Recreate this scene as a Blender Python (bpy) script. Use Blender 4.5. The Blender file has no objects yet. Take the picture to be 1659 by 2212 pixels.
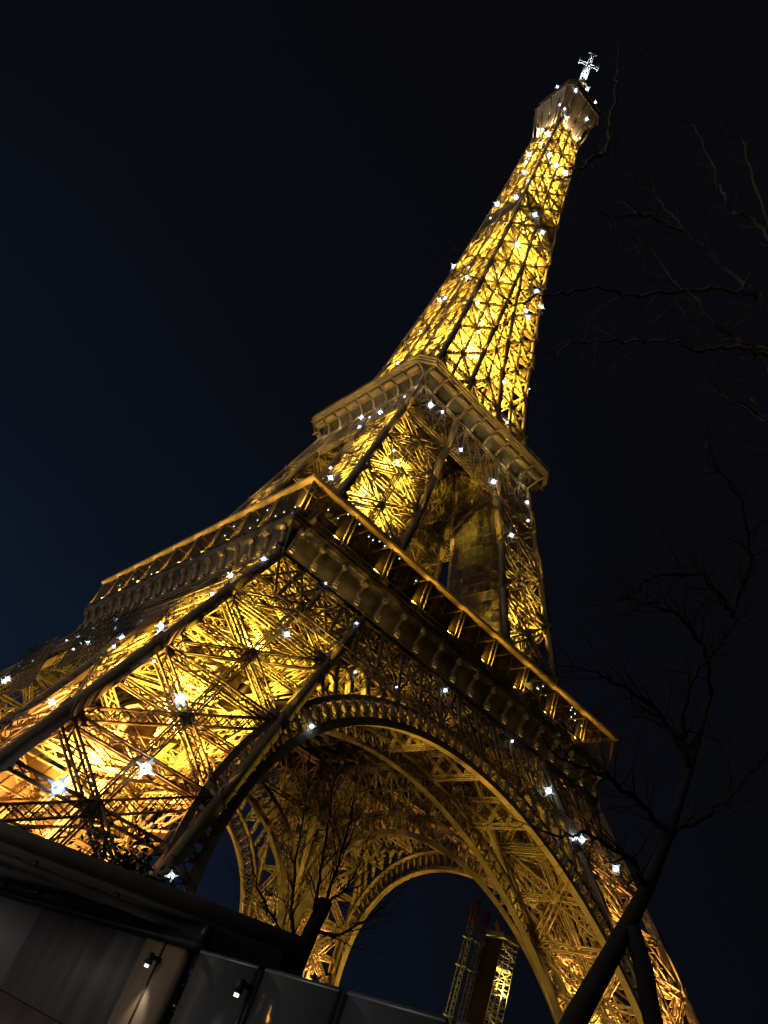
import bpy, math, random
import numpy as np
from mathutils import Vector, Matrix

sc = bpy.context.scene
col = sc.collection
rad = math.radians

# ------------------------------------------------------------------ camera, sky, exposure
CAM = Vector((-68.0, -114.2, 3.66))
YAW, PITCH, ROLL, FPX = 0.51377, 0.61193, 0.41221, 1699.2
GZ = 2.0                                             # ground level (eye height about 1.65 m)
cy_, sy_, cp_, sp_ = math.cos(YAW), math.sin(YAW), math.cos(PITCH), math.sin(PITCH)
FWD = Vector((sy_*cp_, cy_*cp_, sp_)); RT = Vector((cy_, -sy_, 0)); UP = RT.cross(FWD)
cr_, sr_ = math.cos(ROLL), math.sin(ROLL)
CR = RT*cr_ + UP*sr_; CU = UP*cr_ - RT*sr_
cd = bpy.data.cameras.new("camera"); cam = bpy.data.objects.new("camera", cd); col.objects.link(cam)
cd.sensor_fit = 'HORIZONTAL'; cd.sensor_width = 36.0; cd.lens = FPX/1659*36
cd.clip_start = 0.1; cd.clip_end = 6000
cam.matrix_world = Matrix(((CR.x, CU.x, -FWD.x, CAM.x), (CR.y, CU.y, -FWD.y, CAM.y), (CR.z, CU.z, -FWD.z, CAM.z), (0, 0, 0, 1)))
sc.camera = cam
sc.view_settings.view_transform = 'Standard'; sc.view_settings.look = 'None'
sc.view_settings.exposure = 0.15; sc.view_settings.gamma = 1.0
sc.render.engine = 'CYCLES'
cy = sc.cycles
cy.use_denoising = True; cy.denoiser = 'OPENIMAGEDENOISE'; cy.denoising_input_passes = 'RGB_ALBEDO_NORMAL'; cy.denoising_prefilter = 'ACCURATE'; cy.use_adaptive_sampling = False; cy.max_bounces = 4; cy.diffuse_bounces = 2; cy.glossy_bounces = 2
cy.transmission_bounces = 3; cy.transparent_max_bounces = 12; cy.volume_bounces = 0
cy.use_light_tree = True; cy.light_sampling_threshold = 0.0; cy.sampling_pattern = 'TABULATED_SOBOL'; cy.sample_clamp_indirect = 2.0; cy.caustics_reflective = False; cy.caustics_refractive = False

world = bpy.data.worlds.new("World"); sc.world = world; world.use_nodes = True
wn = world.node_tree; wn.nodes.clear()
wo = wn.nodes.new('ShaderNodeOutputWorld'); bg = wn.nodes.new('ShaderNodeBackground')
tc = wn.nodes.new('ShaderNodeTexCoord'); dt = wn.nodes.new('ShaderNodeVectorMath'); dt.operation = 'DOT_PRODUCT'
gl = Vector((math.sin(rad(-5))*math.cos(rad(-15)), math.cos(rad(-5))*math.cos(rad(-15)), math.sin(rad(-15))))  # city glow low in the north
dt.inputs[1].default_value = gl
rp = wn.nodes.new('ShaderNodeValToRGB'); rp.color_ramp.interpolation = 'EASE'
e = rp.color_ramp.elements
e[0].position = 0.15; e[0].color = (0.0023, 0.0025, 0.0037, 1)
e[1].position = 0.88; e[1].color = (0.0046, 0.0088, 0.0200, 1)
for p_, c_ in ((0.5, (0.0025, 0.0031, 0.0052)), (0.68, (0.0029, 0.0045, 0.0085))): q_ = e.new(p_); q_.color = (*c_, 1)
ns = wn.nodes.new('ShaderNodeTexNoise'); ns.inputs['Scale'].default_value = 2.2; ns.inputs['Detail'].default_value = 3
ad = wn.nodes.new('ShaderNodeMath'); ad.operation = 'MULTIPLY_ADD'; ad.inputs[1].default_value = 0.16
sb = wn.nodes.new('ShaderNodeMath'); sb.operation = 'SUBTRACT'; sb.inputs[1].default_value = 0.08
wn.links.new(tc.outputs['Generated'], dt.inputs[0]); wn.links.new(tc.outputs['Generated'], ns.inputs['Vector'])
wn.links.new(ns.outputs['Fac'], ad.inputs[0]); wn.links.new(dt.outputs['Value'], ad.inputs[2])
wn.links.new(ad.outputs[0], sb.inputs[0]); wn.links.new(sb.outputs[0], rp.inputs[0])
d2 = wn.nodes.new('ShaderNodeVectorMath'); d2.operation = 'DOT_PRODUCT'          # added glow lobe low in the west, unseen, brightens kiosk and branches
d2.inputs[1].default_value = (math.sin(rad(285))*math.cos(rad(9)), math.cos(rad(285))*math.cos(rad(9)), math.sin(rad(9)))
r2 = wn.nodes.new('ShaderNodeValToRGB'); r2.color_ramp.interpolation = 'EASE'
r2.color_ramp.elements[0].position = 0.76; r2.color_ramp.elements[0].color = (0, 0, 0, 1)
r2.color_ramp.elements[1].position = 1.0; r2.color_ramp.elements[1].color = (0.95, 0.89, 0.86, 1)
sm_ = wn.nodes.new('ShaderNodeMix'); sm_.data_type = 'RGBA'; sm_.blend_type = 'ADD'; sm_.inputs[0].default_value = 1.0
wn.links.new(tc.outputs['Generated'], d2.inputs[0]); wn.links.new(d2.outputs['Value'], r2.inputs[0])
wn.links.new(rp.outputs[0], sm_.inputs[6]); wn.links.new(r2.outputs[0], sm_.inputs[7])
wn.links.new(sm_.outputs[2], bg.inputs['Color']); bg.inputs['Strength'].default_value = 1.0
wn.links.new(bg.outputs[0], wo.inputs[0])

# ------------------------------------------------------------------ materials
def mat(name, c1, c2=None, rough=0.6, scale=3.0, metal=0.0, bump=0.0, spec=0.4, detail=5.0, stretch=None):
    m = bpy.data.materials.new(name); m.use_nodes = True
    n = m.node_tree; p = n.nodes['Principled BSDF']
    p.inputs['Roughness'].default_value = rough; p.inputs['Metallic'].default_value = metal
    p.inputs['Specular IOR Level'].default_value = spec
    if c2 is None: p.inputs['Base Color'].default_value = (*c1, 1); return m
    t = n.nodes.new('ShaderNodeTexCoord'); nz = n.nodes.new('ShaderNodeTexNoise'); r = n.nodes.new('ShaderNodeValToRGB')
    nz.inputs['Scale'].default_value = scale; nz.inputs['Detail'].default_value = detail
    r.color_ramp.elements[0].position = 0.35; r.color_ramp.elements[0].color = (*c1, 1)
    r.color_ramp.elements[1].position = 0.68; r.color_ramp.elements[1].color = (*c2, 1)
    src = t.outputs['Object']
    if stretch:
        mp = n.nodes.new('ShaderNodeMapping'); mp.inputs['Scale'].default_value = stretch
        n.links.new(src, mp.inputs[0]); src = mp.outputs[0]
    n.links.new(src, nz.inputs['Vector']); n.links.new(nz.outputs['Fac'], r.inputs[0]); n.links.new(r.outputs[0], p.inputs['Base Color'])
    if bump:
        b = n.nodes.new('ShaderNodeBump'); b.inputs['Strength'].default_value = bump
        n.links.new(nz.outputs['Fac'], b.inputs['Height']); n.links.new(b.outputs[0], p.inputs['Normal'])
    return m
def emit(name, c, s, base=(0.8, 0.8, 0.8)):
    m = bpy.data.materials.new(name); m.use_nodes = True; p = m.node_tree.nodes['Principled BSDF']
    p.inputs['Base Color'].default_value = (*base, 1); p.inputs['Emission Color'].default_value = (*c, 1)
    p.inputs['Emission Strength'].default_value = s
    return m
def netting(name, c1, c2, alpha, scale, rough=0.8):
    """woven safety net / wire mesh: opaque threads, clear gaps mixed at weave scale"""
    m = mat(name, c1, c2, rough, scale); n = m.node_tree; p = n.nodes['Principled BSDF']
    tr = n.nodes.new('ShaderNodeBsdfTransparent'); mx = n.nodes.new('ShaderNodeMixShader'); mx.inputs[0].default_value = alpha
    n.links.new(tr.outputs[0], mx.inputs[1]); n.links.new(p.outputs[0], mx.inputs[2])
    n.links.new(mx.outputs[0], n.nodes['Material Output'].inputs[0])
    return m
def glass(name, tint, gloss=0.12):
    m = bpy.data.materials.new(name); m.use_nodes = True; n = m.node_tree; n.nodes.remove(n.nodes['Principled BSDF'])
    tr = n.nodes.new('ShaderNodeBsdfTransparent'); tr.inputs[0].default_value = (*tint, 1)
    g = n.nodes.new('ShaderNodeBsdfGlossy'); g.inputs['Roughness'].default_value = 0.04; g.inputs[0].default_value = (.8, .85, .85, 1)
    f = n.nodes.new('ShaderNodeFresnel'); f.inputs[0].default_value = 1.5; mx = n.nodes.new('ShaderNodeMixShader')
    n.links.new(f.outputs[0], mx.inputs[0]); n.links.new(tr.outputs[0], mx.inputs[1]); n.links.new(g.outputs[0], mx.inputs[2])
    df = n.nodes.new('ShaderNodeBsdfDiffuse'); df.inputs[0].default_value = (.75, .8, .78, 1); m2 = n.nodes.new('ShaderNodeMixShader'); m2.inputs[0].default_value = 0.07
    n.links.new(mx.outputs[0], m2.inputs[1]); n.links.new(df.outputs[0], m2.inputs[2]); n.links.new(m2.outputs[0], n.nodes['Material Output'].inputs[0])
    return m

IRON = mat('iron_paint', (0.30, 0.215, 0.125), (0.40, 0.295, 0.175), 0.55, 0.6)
IRON_DULL = mat('iron_paint_dull', (0.13, 0.10, 0.065), (0.24, 0.18, 0.11), 0.7, 0.35)  # darker iron; on rear ribs and girders it stands in for shade
PLATE = mat('cabin_plates', (0.20, 0.16, 0.115), (0.36, 0.29, 0.20), 0.6, 0.35, stretch=(1.0, 1.0, 0.5))
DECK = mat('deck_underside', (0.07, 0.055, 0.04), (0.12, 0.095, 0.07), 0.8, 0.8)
DARKGLASS = mat('pavilion_dark_glazing', (0.012, 0.012, 0.014), (0.03, 0.028, 0.026), 0.25, 0.5)
NET = netting('painters_net', (0.03, 0.025, 0.018), (0.075, 0.062, 0.043), 0.9, 0.9)
WIRE = netting('wire_mesh', (0.22, 0.16, 0.09), (0.25, 0.18, 0.10), 0.16, 2.0)
STONE = mat('pier_masonry', (0.30, 0.27, 0.22), (0.42, 0.38, 0.31), 0.85, 0.9, bump=0.3)
ANT = mat('antenna_white_paint', (0.72, 0.72, 0.68), (0.82, 0.82, 0.78), 0.5, 1.0)
BULB = emit('flash_bulb', (0.70, 0.84, 1.0), 7.0)
SMALLBULB = emit('downlight_bulb', (0.95, 0.93, 0.9), 2.2)
BULB.cycles.emission_sampling = 'NONE'
GLINT = emit('glint_spike', (0.42, 0.64, 1.0), 0.75); GLINT.cycles.emission_sampling = 'NONE'
FLOOD = emit('sodium_lens', (1.0, 0.72, 0.16), 6.0)
SMALLBULB.cycles.emission_sampling = 'NONE'; FLOOD.cycles.emission_sampling = 'NONE'
REDL = emit('red_beacon', (1.0, 0.03, 0.03), 8.0)
HOUSING = mat('lamp_housing', (0.03, 0.03, 0.03), (0.06, 0.055, 0.05), 0.5, 4)
REDP = mat('red_paint', (0.12, 0.014, 0.012), (0.18, 0.02, 0.016), 0.5, 2)
GALV = mat('galvanised_steel', (0.30, 0.29, 0.27), (0.42, 0.41, 0.38), 0.45, 2, metal=0.5)
FRIEZE = mat('frieze_blotchy_paint', (0.05, 0.04, 0.028), (0.20, 0.15, 0.085), 0.75, 0.45, detail=8)  # dark paint with paler random blotches
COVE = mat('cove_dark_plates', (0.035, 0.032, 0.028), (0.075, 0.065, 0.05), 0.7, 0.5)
NETD = mat('dark_brown_net', (0.03, 0.022, 0.014), (0.05, 0.036, 0.024), 0.9, 3)
BARKD = mat('bark_shaded', (0.008, 0.007, 0.006), (0.02, 0.016, 0.012), 0.9, 6, bump=0.5, stretch=(1, 1, 0.25))  # bark with the night shade put into its colour
BARK = mat('bark', (0.045, 0.033, 0.022), (0.12, 0.09, 0.06), 0.9, 6, bump=0.5, stretch=(1, 1, 0.25))
LEAF = mat('dark_leaf', (0.025, 0.045, 0.015), (0.06, 0.09, 0.03), 0.5, 3)
DRYLEAF = mat('dry_leaf', (0.20, 0.08, 0.03), (0.30, 0.13, 0.05), 0.7, 8)
GROUND = mat('gravel_ground', (0.10, 0.09, 0.075), (0.17, 0.155, 0.13), 0.95, 0.8, bump=0.2)
PANEL = mat('kiosk_panel', (0.15, 0.138, 0.132), (0.27, 0.25, 0.24), 0.55, 1.6, bump=0.15, detail=9, stretch=(1, 1.6, .35))
PANEL2 = mat('kiosk_panel_pale', (0.52, 0.52, 0.51), (0.62, 0.61, 0.60), 0.5, 1.2)
WOOD = mat('pilaster_brown', (0.26, 0.18, 0.10), (0.34, 0.24, 0.14), 0.6, 5, stretch=(6, 6, 0.6))
ROOFM = mat('kiosk_roof_brown', (0.15, 0.115, 0.095), (0.20, 0.16, 0.13), 0.5, 2)
SOFFIT = mat('kiosk_soffit', (0.50, 0.50, 0.51), (0.60, 0.60, 0.60), 0.4, 1.5)
FRAME = mat('dark_metal_frame', (0.03, 0.03, 0.035), (0.06, 0.058, 0.058), 0.4, 4, metal=0.4)
GLASS = glass('clear_glass', (0.62, 0.66, 0.66))

# ------------------------------------------------------------------ mesh builder
class MB:
    def __init__(s): s.v = []; s.f = []; s.bars = []
    def bar(s, a, b, w, h=None, up=None): s.bars.append((tuple(a), tuple(b), w, w if h is None else h, up or (0, 0, 1)))
    def quad(s, *p):
        k = len(s.v); s.v += [tuple(q) for q in p]; s.f.append(tuple(range(k, k+len(p))))
    def box(s, c, d, rz=0.0):
        ca, sa = math.cos(rz), math.sin(rz); k = len(s.v); x, y, z = (q/2 for q in d)
        for i, j, l in ((-1,-1,-1),(1,-1,-1),(1,1,-1),(-1,1,-1),(-1,-1,1),(1,-1,1),(1,1,1),(-1,1,1)):
            px, py = i*x, j*y
            s.v.append((c[0]+px*ca-py*sa, c[1]+px*sa+py*ca, c[2]+l*z))
        for q in ((0,3,2,1),(4,5,6,7),(0,1,5,4),(1,2,6,5),(2,3,7,6),(3,0,4,7)): s.f.append(tuple(k+i for i in q))
    def prism(s, poly, off):
        """polygon (3-D points) extruded by vector off"""
        n = len(poly); k = len(s.v); off = Vector(off)
        s.v += [tuple(p) for p in poly] + [tuple(Vector(p)+off) for p in poly]
        s.f.append(tuple(range(k+n-1, k-1, -1))); s.f.append(tuple(range(k+n, k+2*n)))
        for i in range(n): j = (i+1) % n; s.f.append((k+i, k+j, k+n+j, k+n+i))
    def tube(s, pts, rs, n=6, cap=True):
        pts = [Vector(p) for p in pts]; k0 = len(s.v); prev = None
        for i, p in enumerate(pts):
            t = (pts[min(i+1, len(pts)-1)] - pts[max(i-1, 0)]); t = t.normalized() if t.length > 1e-9 else Vector((0, 0, 1))
            if prev is None: u = t.orthogonal().normalized()
            else: u = (prev - t*prev.dot(t)); u = u.normalized() if u.length > 1e-6 else t.orthogonal().normalized()
            prev = u; w = t.cross(u); r = rs[i] if hasattr(rs, '__len__') else rs
            for j in range(n):
                a = 2*math.pi*j/n; s.v.append(tuple(p + (u*math.cos(a) + w*math.sin(a))*r))
        for i in range(len(pts)-1):
            for j in range(n):
                a = k0+i*n+j; b = k0+i*n+(j+1) % n; s.f.append((a, b, b+n, a+n))
        if cap: s.f.append(tuple(k0+j for j in range(n-1, -1, -1))); s.f.append(tuple(k0+(len(pts)-1)*n+j for j in range(n)))
    def ball(s, c, r, n=8, m=5):
        k = len(s.v); c = Vector(c); s.v.append(tuple(c+Vector((0, 0, -r))))
        for i in range(1, m):
            t = -math.pi/2+math.pi*i/m
            for j in range(n): a = 2*math.pi*j/n; s.v.append(tuple(c+Vector((math.cos(a)*math.cos(t), math.sin(a)*math.cos(t), math.sin(t)))*r))
        s.v.append(tuple(c+Vector((0, 0, r)))); top = len(s.v)-1
        for j in range(n):
            s.f.append((k, k+1+(j+1) % n, k+1+j)); s.f.append((top, top-n+j, top-n+(j+1) % n))
            for i in range(m-2): a = k+1+i*n; s.f.append((a+j, a+(j+1) % n, a+n+(j+1) % n, a+n+j))
    def truss(s, a, b, w, h, nrm, step=1.0, c=0.12, l=0.07, x=True):
        """open box girder: four corner angles and lacing; w lies in the face plane, h along nrm"""
        a, b, nrm = Vector(a), Vector(b), Vector(nrm); t = b-a; L = t.length
        if L < 0.3: return
        t /= L; nrm = (nrm - t*nrm.dot(t)).normalized(); u = nrm.cross(t)
        cs = [u*i*w/2 + nrm*j*h/2 for i, j in ((-1,-1),(1,-1),(1,1),(-1,1))]
        for o in cs: s.bar(a+o, b+o, c, c, tuple(nrm))
        n = max(2, round(L/step)); P = [a+t*(L*i/n) for i in range(n+1)]
        for q in (0, 2) if w > .75 else (0,):
            o1, o2 = cs[q], cs[(q+1) % 4]; both = x and q == 0; up = tuple(nrm) if q in (0, 2) else tuple(u)
            for i in range(n):
                if both or i % 2 == 0: s.bar(P[i]+o1, P[i+1]+o2, l, l*.5, up)
                if both or i % 2 == 1: s.bar(P[i]+o2, P[i+1]+o1, l, l*.5, up)
    def data(s, name, m, smooth=False):
        nb = len(s.bars); V = np.array(s.v, dtype=np.float64).reshape(-1, 3); nv0 = len(V)
        loops = [i for f in s.f for i in f]; tot = [len(f) for f in s.f]
        if nb:
            A = np.array([q[0] for q in s.bars], float); B = np.array([q[1] for q in s.bars], float)
            w = np.array([q[2] for q in s.bars])[:, None]/2; h = np.array([q[3] for q in s.bars])[:, None]/2
            U = np.array([q[4] for q in s.bars], float)
            T = B-A; T /= np.linalg.norm(T, axis=1, keepdims=True)+1e-12
            S = np.cross(U, T); bad = np.linalg.norm(S, axis=1) < 1e-4
            S[bad] = np.cross(np.array([1.0, 0.3, 0.1]), T[bad]); S /= np.linalg.norm(S, axis=1, keepdims=True); N = np.cross(T, S)
            q = [P+S*w*i+N*h*j for P in (A, B) for i, j in ((-1,-1),(1,-1),(1,1),(-1,1))]
            BV = np.stack(q, 1).reshape(-1, 3)
            base = nv0 + np.arange(nb)[:, None]*8
            F = np.concatenate([base+np.array(k) for k in ((0,1,5,4),(1,2,6,5),(2,3,7,6),(3,0,4,7),(3,2,1,0),(4,5,6,7))], 1).reshape(-1)
            V = np.vstack([V, BV]) if nv0 else BV
            loops = np.concatenate([np.array(loops, dtype=np.int64), F]); tot = np.concatenate([np.array(tot, dtype=np.int64), np.full(nb*6, 4)])
        else: loops = np.array(loops, dtype=np.int64); tot = np.array(tot, dtype=np.int64)
        me = bpy.data.meshes.new(name); me.vertices.add(len(V)); me.vertices.foreach_set('co', V.astype(np.float32).ravel())
        me.loops.add(len(loops)); me.loops.foreach_set('vertex_index', loops.astype(np.int32))
        me.polygons.add(len(tot)); st = np.concatenate([[0], np.cumsum(tot)[:-1]]); me.polygons.foreach_set('loop_start', st.astype(np.int32))
        me.update(calc_edges=True); me.validate()
        if smooth: me.polygons.foreach_set('use_smooth', [True]*len(me.polygons))
        me.materials.append(m); return me
    def build(s, name, m, parent=None, smooth=False):
        return link(name, s.data(name, m, smooth), parent)

def link(name, data, parent=None, loc=None, rz=0.0):
    o = bpy.data.objects.new(name, data); col.objects.link(o)
    if parent is not None: o.parent = parent
    if loc is not None: o.location = loc
    if rz: o.rotation_euler.z = rz
    return o
def thing(name, label, cat, loc=(0, 0, 0), group=None):
    o = bpy.data.objects.new(name, None); col.objects.link(o); o.location = loc; o.empty_display_size = .2
    o['label'] = label; o['category'] = cat
    if group: o['group'] = group
    return o
def tag(o, label, cat, group=None):
    o['label'] = label; o['category'] = cat
    if group: o['group'] = group
    return o
def polar(az, d, z=0.0): return Vector((CAM.x + d*math.sin(rad(az)), CAM.y + d*math.cos(rad(az)), z))
def lin(p, q, t): return Vector(p)*(1-t) + Vector(q)*t

# ------------------------------------------------------------------ ground
g = MB(); R_ = 3000
g.quad((-R_, -R_, GZ), (R_, -R_, GZ), (R_, R_, GZ), (-R_, R_, GZ))
go = g.build('ground', GROUND); go['kind'] = 'structure'

# ------------------------------------------------------------------ the iron tower
Zs = [0, 51.5, 57.6, 71, 78.4, 87.4, 99.4, 111, 126, 139, 150, 160.5, 170, 181, 200, 221, 242, 258, 280]
As = [60.6, 34.5, 31.6, 26.8, 25, 23, 19.9, 16.9, 14, 12.2, 11.3, 10.4, 9.7, 8.8, 7.7, 6.7, 5.9, 5.3, 4.7]
Zb = [0, 51.5, 57.6, 73, 82, 92.5, 101.5, 112, 127, 139.8, 150, 160, 170.5, 181]
Bs = [45.4, 19.6, 17.0, 12.5, 10.9, 9.4, 7.7, 6.2, 4.6, 3.4, 2.5, 1.6, 0.9, 0.0]
def A(z): return float(np.interp(z, Zs, As))
def B(z): return float(np.interp(z, Zb, Bs))
tower = thing('iron_tower', 'wrought iron lattice tower lit golden from inside, with four arched legs and two galleries', 'tower')
HALF = [0, math.pi/2, math.pi, -math.pi/2]

# a leg of the corner at (-, -); the other three are turned copies
def corner_pts(z): a, b = A(z), B(z); return {'oo': Vector((-a, -a, z)), 'io': Vector((-b, -a, z)), 'oi': Vector((-a, -b, z)), 'ii': Vector((-b, -b, z))}
FACES = [('oo', 'io', (0, -1, 0)), ('oi', 'oo', (-1, 0, 0)), ('ii', 'oi', (0, 1, 0)), ('io', 'ii', (1, 0, 0))]
def chords(levels, w, keys=('oo', 'io', 'oi', 'ii')):
    m = MB()
    for k in keys:
        for z0, z1 in zip(levels[:-1], levels[1:]):
            p, q = corner_pts(z0)[k], corner_pts(z1)[k]
            ins = Vector((-p.x/abs(p.x or 1)*0, 0, 0))
            m.bar(p, q, w, w, (0, 1, 0))
    return m
def gusset(m, c, t, nrm, r, th=0.16, n=6):
    """flat polygon plate at a joint, in the face plane"""
    nrm = Vector(nrm).normalized(); t = Vector(t); t = (t - nrm*t.dot(nrm)).normalized(); u = nrm.cross(t)
    poly = [Vector(c) + (t*math.cos(2*math.pi*i/n) + u*math.sin(2*math.pi*i/n))*r*(1.0 if i % 2 else 0.82) - nrm*th/2 for i in range(n)]
    m.prism(poly, nrm*th)
def face_brace(levels, k1, k2, nrm, w, h, step, c, l, mid=True, inset=0.35, star=True):
    m = MB(); g = MB(); nr = Vector(nrm)
    for z0, z1 in zip(levels[:-1], levels[1:]):
        P0, P1, Q0, Q1 = corner_pts(z0)[k1], corner_pts(z1)[k1], corner_pts(z0)[k2], corner_pts(z1)[k2]
        off = -nr*(h*0.55)
        P0, P1, Q0, Q1 = P0+off, P1+off, Q0+off, Q1+off
        C = (P0+P1+Q0+Q1)/4
        m.truss(P1, Q1, w*.85, h, nr, step, c, l)
        for p in (P0, P1, Q0, Q1): m.truss(C, p, w, h, nr, step, c, l)
        if star:
            m.truss((P0+P1)/2, C, w*.6, h*.8, nr, step, c*.8, l); m.truss(C, (Q0+Q1)/2, w*.6, h*.8, nr, step, c*.8, l)
        if mid:
            m.truss((P0+Q0)/2, C, w*.7, h*.8, nr, step, c*.8, l); m.truss(C, (P1+Q1)/2, w*.7, h*.8, nr, step, c*.8, l)
        up = P1-P0
        gusset(g, C + nr*h*.55, up, nr, w*.85, .12, 8)
        o2 = nr*(h*.55 + .35)
        for p, d in ((P1, 1), (Q1, -1)): gusset(g, p + nr*h*.3 + (Q1-P1).normalized()*d*.5, up, nr, w*1.45, .2, 6)
        for p, d in ((P0+P1, 1), (Q0+Q1, -1)): gusset(g, p/2 + nr*h*.3 + (Q1-P1).normalized()*d*.3, up, nr, w*.85, .2, 4)
    m.v += []; k = len(m.v); m.v += g.v; m.f += [tuple(i+k for i in f) for f in g.f]
    return m
LV1 = [2.2, 8.2, 18.8, 29.5, 40.5, 51.6]
LV2 = [58.5, 70.4, 80.8, 91.4, 101.7, 112]
def stair_flight(levels, z_lo, z_hi):
    """zigzag stairs with handrails, inside the leg"""
    m = MB(); z = z_lo; k = 0
    while z < z_hi:
        z2 = z+2.6
        def C(zz, f, gq): a, b = A(zz), B(zz); return Vector((-(b+(a-b)*f), -(b+(a-b)*gq), zz))
        f0, f1 = (.30, .62) if k % 2 == 0 else (.62, .30)
        p, q = C(z, f0, .72), C(z2, f1, .72)
        for s in (-.6, .6):
            o = Vector((0, s, 0)); m.bar(p+o, q+o, .08, .3); 
            m.bar(p+o+Vector((0, 0, 1.05)), q+o+Vector((0, 0, 1.05)), .07)
            for t in (0, 1): r = lin(p, q, t)+o; m.bar(r, r+Vector((0, 0, 1.05)), .05, .05, (1, 0, 0))
        for t in np.linspace(0, 1, 12): r = lin(p, q, t); m.bar(r+Vector((0, -.6, 0)), r+Vector((0, .6, 0)), .28, .04)
        m.box((q.x, q.y, q.z), (1.6, 1.6, .08)); z = z2; k += 1
    return m
def lift_track(z_lo, z_hi, f=.45, step=1.6):
    m = MB()
    def C(zz, fx, fy): a, b = A(zz), B(zz); return Vector((-(b+(a-b)*fx), -(b+(a-b)*fy), zz))
    p, q = C(z_lo, f, .36), C(z_hi, f, .36)
    for s in (-1.3, 1.3): o = Vector((s*.7, -s*.7, 0)); m.truss(p+o, q+o, .35, .9, (.7, .7, .4), 1.0, .12, .09)
    n = int((q-p).length/step)
    for i in range(n+1):
        r = lin(p, q, i/n); m.bar(r+Vector((-.9, .9, 0)), r+Vector((.9, -.9, 0)), .22, .12)
    return m
def leg_set(name, levels, cw, bw, step, c, l, masonry, lo, hi):
    ch = [chords(levels, cw, (k,)).data('corner_girder', IRON) for k in ('oo', 'io', 'oi', 'ii')]
    fb = [face_brace(levels, k1, k2, nr, bw, bw*.9, step, c, l).data('face_bracing', IRON) for k1, k2, nr in FACES]
    dd = []
    for z in levels[1:]:
        p = corner_pts(z); z_ = Vector((0, 0, 1)); dia = MB()
        dia.truss(p['oo'], p['ii'], bw*.6, bw*.6, z_, step, c*.8, l); dia.truss(p['io'], p['oi'], bw*.6, bw*.6, z_, step, c*.8, l); dd.append(dia.data('diaphragm', IRON))
    stt = stair_flight(levels, lo, hi).data('staircase', IRON); tr = lift_track(lo, hi).data('lift_track', IRON)
    md = []
    for z, fx, fy, d in ((levels[2]+3, .55, .62, (2.6, 2.2, 4.2)), (levels[3]+2, .40, .70, (2.2, 2.8, 3.4))):
        mach = MB(); a, b = A(z), B(z); c0 = Vector((-(b+(a-b)*fx), -(b+(a-b)*fy), z)); mach.box(c0, d)
        for s in (-1, 1):
            mach.box(c0+Vector((s*(d[0]/2+.06), 0, d[2]*.2)), (.1, d[1]*.7, d[2]*.3)); mach.box(c0+Vector((0, s*(d[1]/2+.06), d[2]*.2)), (d[0]*.7, .1, d[2]*.3))
        md.append(None); mach.box(c0+Vector((0, 0, d[2]/2+.12)), (d[0]+.5, d[1]+.5, .2)); mach.box(c0-Vector((0, 0, d[2]/2+.12)), (d[0]+1.4, d[1]+1.4, .2)); md[-1] = mach.data('lift_machine_room', IRON)
    ms = None
    if masonry:
        ms = []
        for k in ('oo', 'io', 'oi', 'ii'):
            mb = MB()
            p = corner_pts(3.0)[k]
            for z0, z1, r0, r1 in ((GZ, 4.4, 4.2, 3.6), (4.4, 4.9, 3.9, 3.9), (4.9, 7.6, 3.2, 2.4)):
                q0 = [(p.x+i*r0, p.y+j*r0, z0) for i, j in ((-1,-1),(1,-1),(1,1),(-1,1))]; q1 = [(p.x+.6+i*r1, p.y+.6+j*r1, z1) for i, j in ((-1,-1),(1,-1),(1,1),(-1,1))]
                for i in range(4): j = (i+1) % 4; mb.quad(q0[i], q0[j], q1[j], q1[i])
                mb.quad(*q1)
            ms.append(mb.data('masonry_base', STONE))
    out = []
    for r in HALF:
        o = link(name, None, tower, rz=r); out.append(o)
        for d_ in ch: link('corner_girder', d_, o)
        for f in fb: link('face_bracing', f, o)
        [link('diaphragm', q, o) for q in dd]; masonry and link('staircase', stt, o); link('lift_track', tr, o); [link('lift_machine_room', q, o) for q in md]
        for d_ in ms or (): link('masonry_base', d_, o)
    return out
legs = leg_set('leg', LV1, 1.15, 1.05, 1.35, 0.19, 0.125, True, 8, 50)
for za, zb_, f0, f1, kk in ((8.3, 17.5, .05, .95, 'oi'), (8.3, 15.0, .1, .9, 'io'), (19.2, 23.5, .3, .8, 'oi')):   # lift machinery hall inside the near leg
    m = MB(); pa = lambda f, z: lin(corner_pts(z)[kk], corner_pts(z)['ii'], f) + Vector((-.9 if kk == 'io' else 0, -.9 if kk == 'oi' else 0, 0))
    q4 = [pa(f0, za), pa(f1, za), pa(f1, zb_), pa(f0, zb_)]; m.prism(q4, (.12 if kk == 'io' else 0, .12 if kk == 'oi' else 0, 0))
    of = Vector((-.1 if kk == 'io' else 0, -.1 if kk == 'oi' else 0, 0))
    for i in range(9): m.bar(pa(f0+(f1-f0)*i/8, za)+of, pa(f0+(f1-f0)*i/8, zb_)+of, .16, .2, (0, 1, 0))
    for i in range(5): z_ = za+(zb_-za)*i/4; m.bar(pa(f0, z_)+of, pa(f1, z_)+of, .14, .2)
    m.build('machine_hall_wall', IRON, legs[0])
ulegs = leg_set('upper_leg', LV2, 1.05, 1.05, 1.7, 0.22, 0.15, False, 60, 110)

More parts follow.
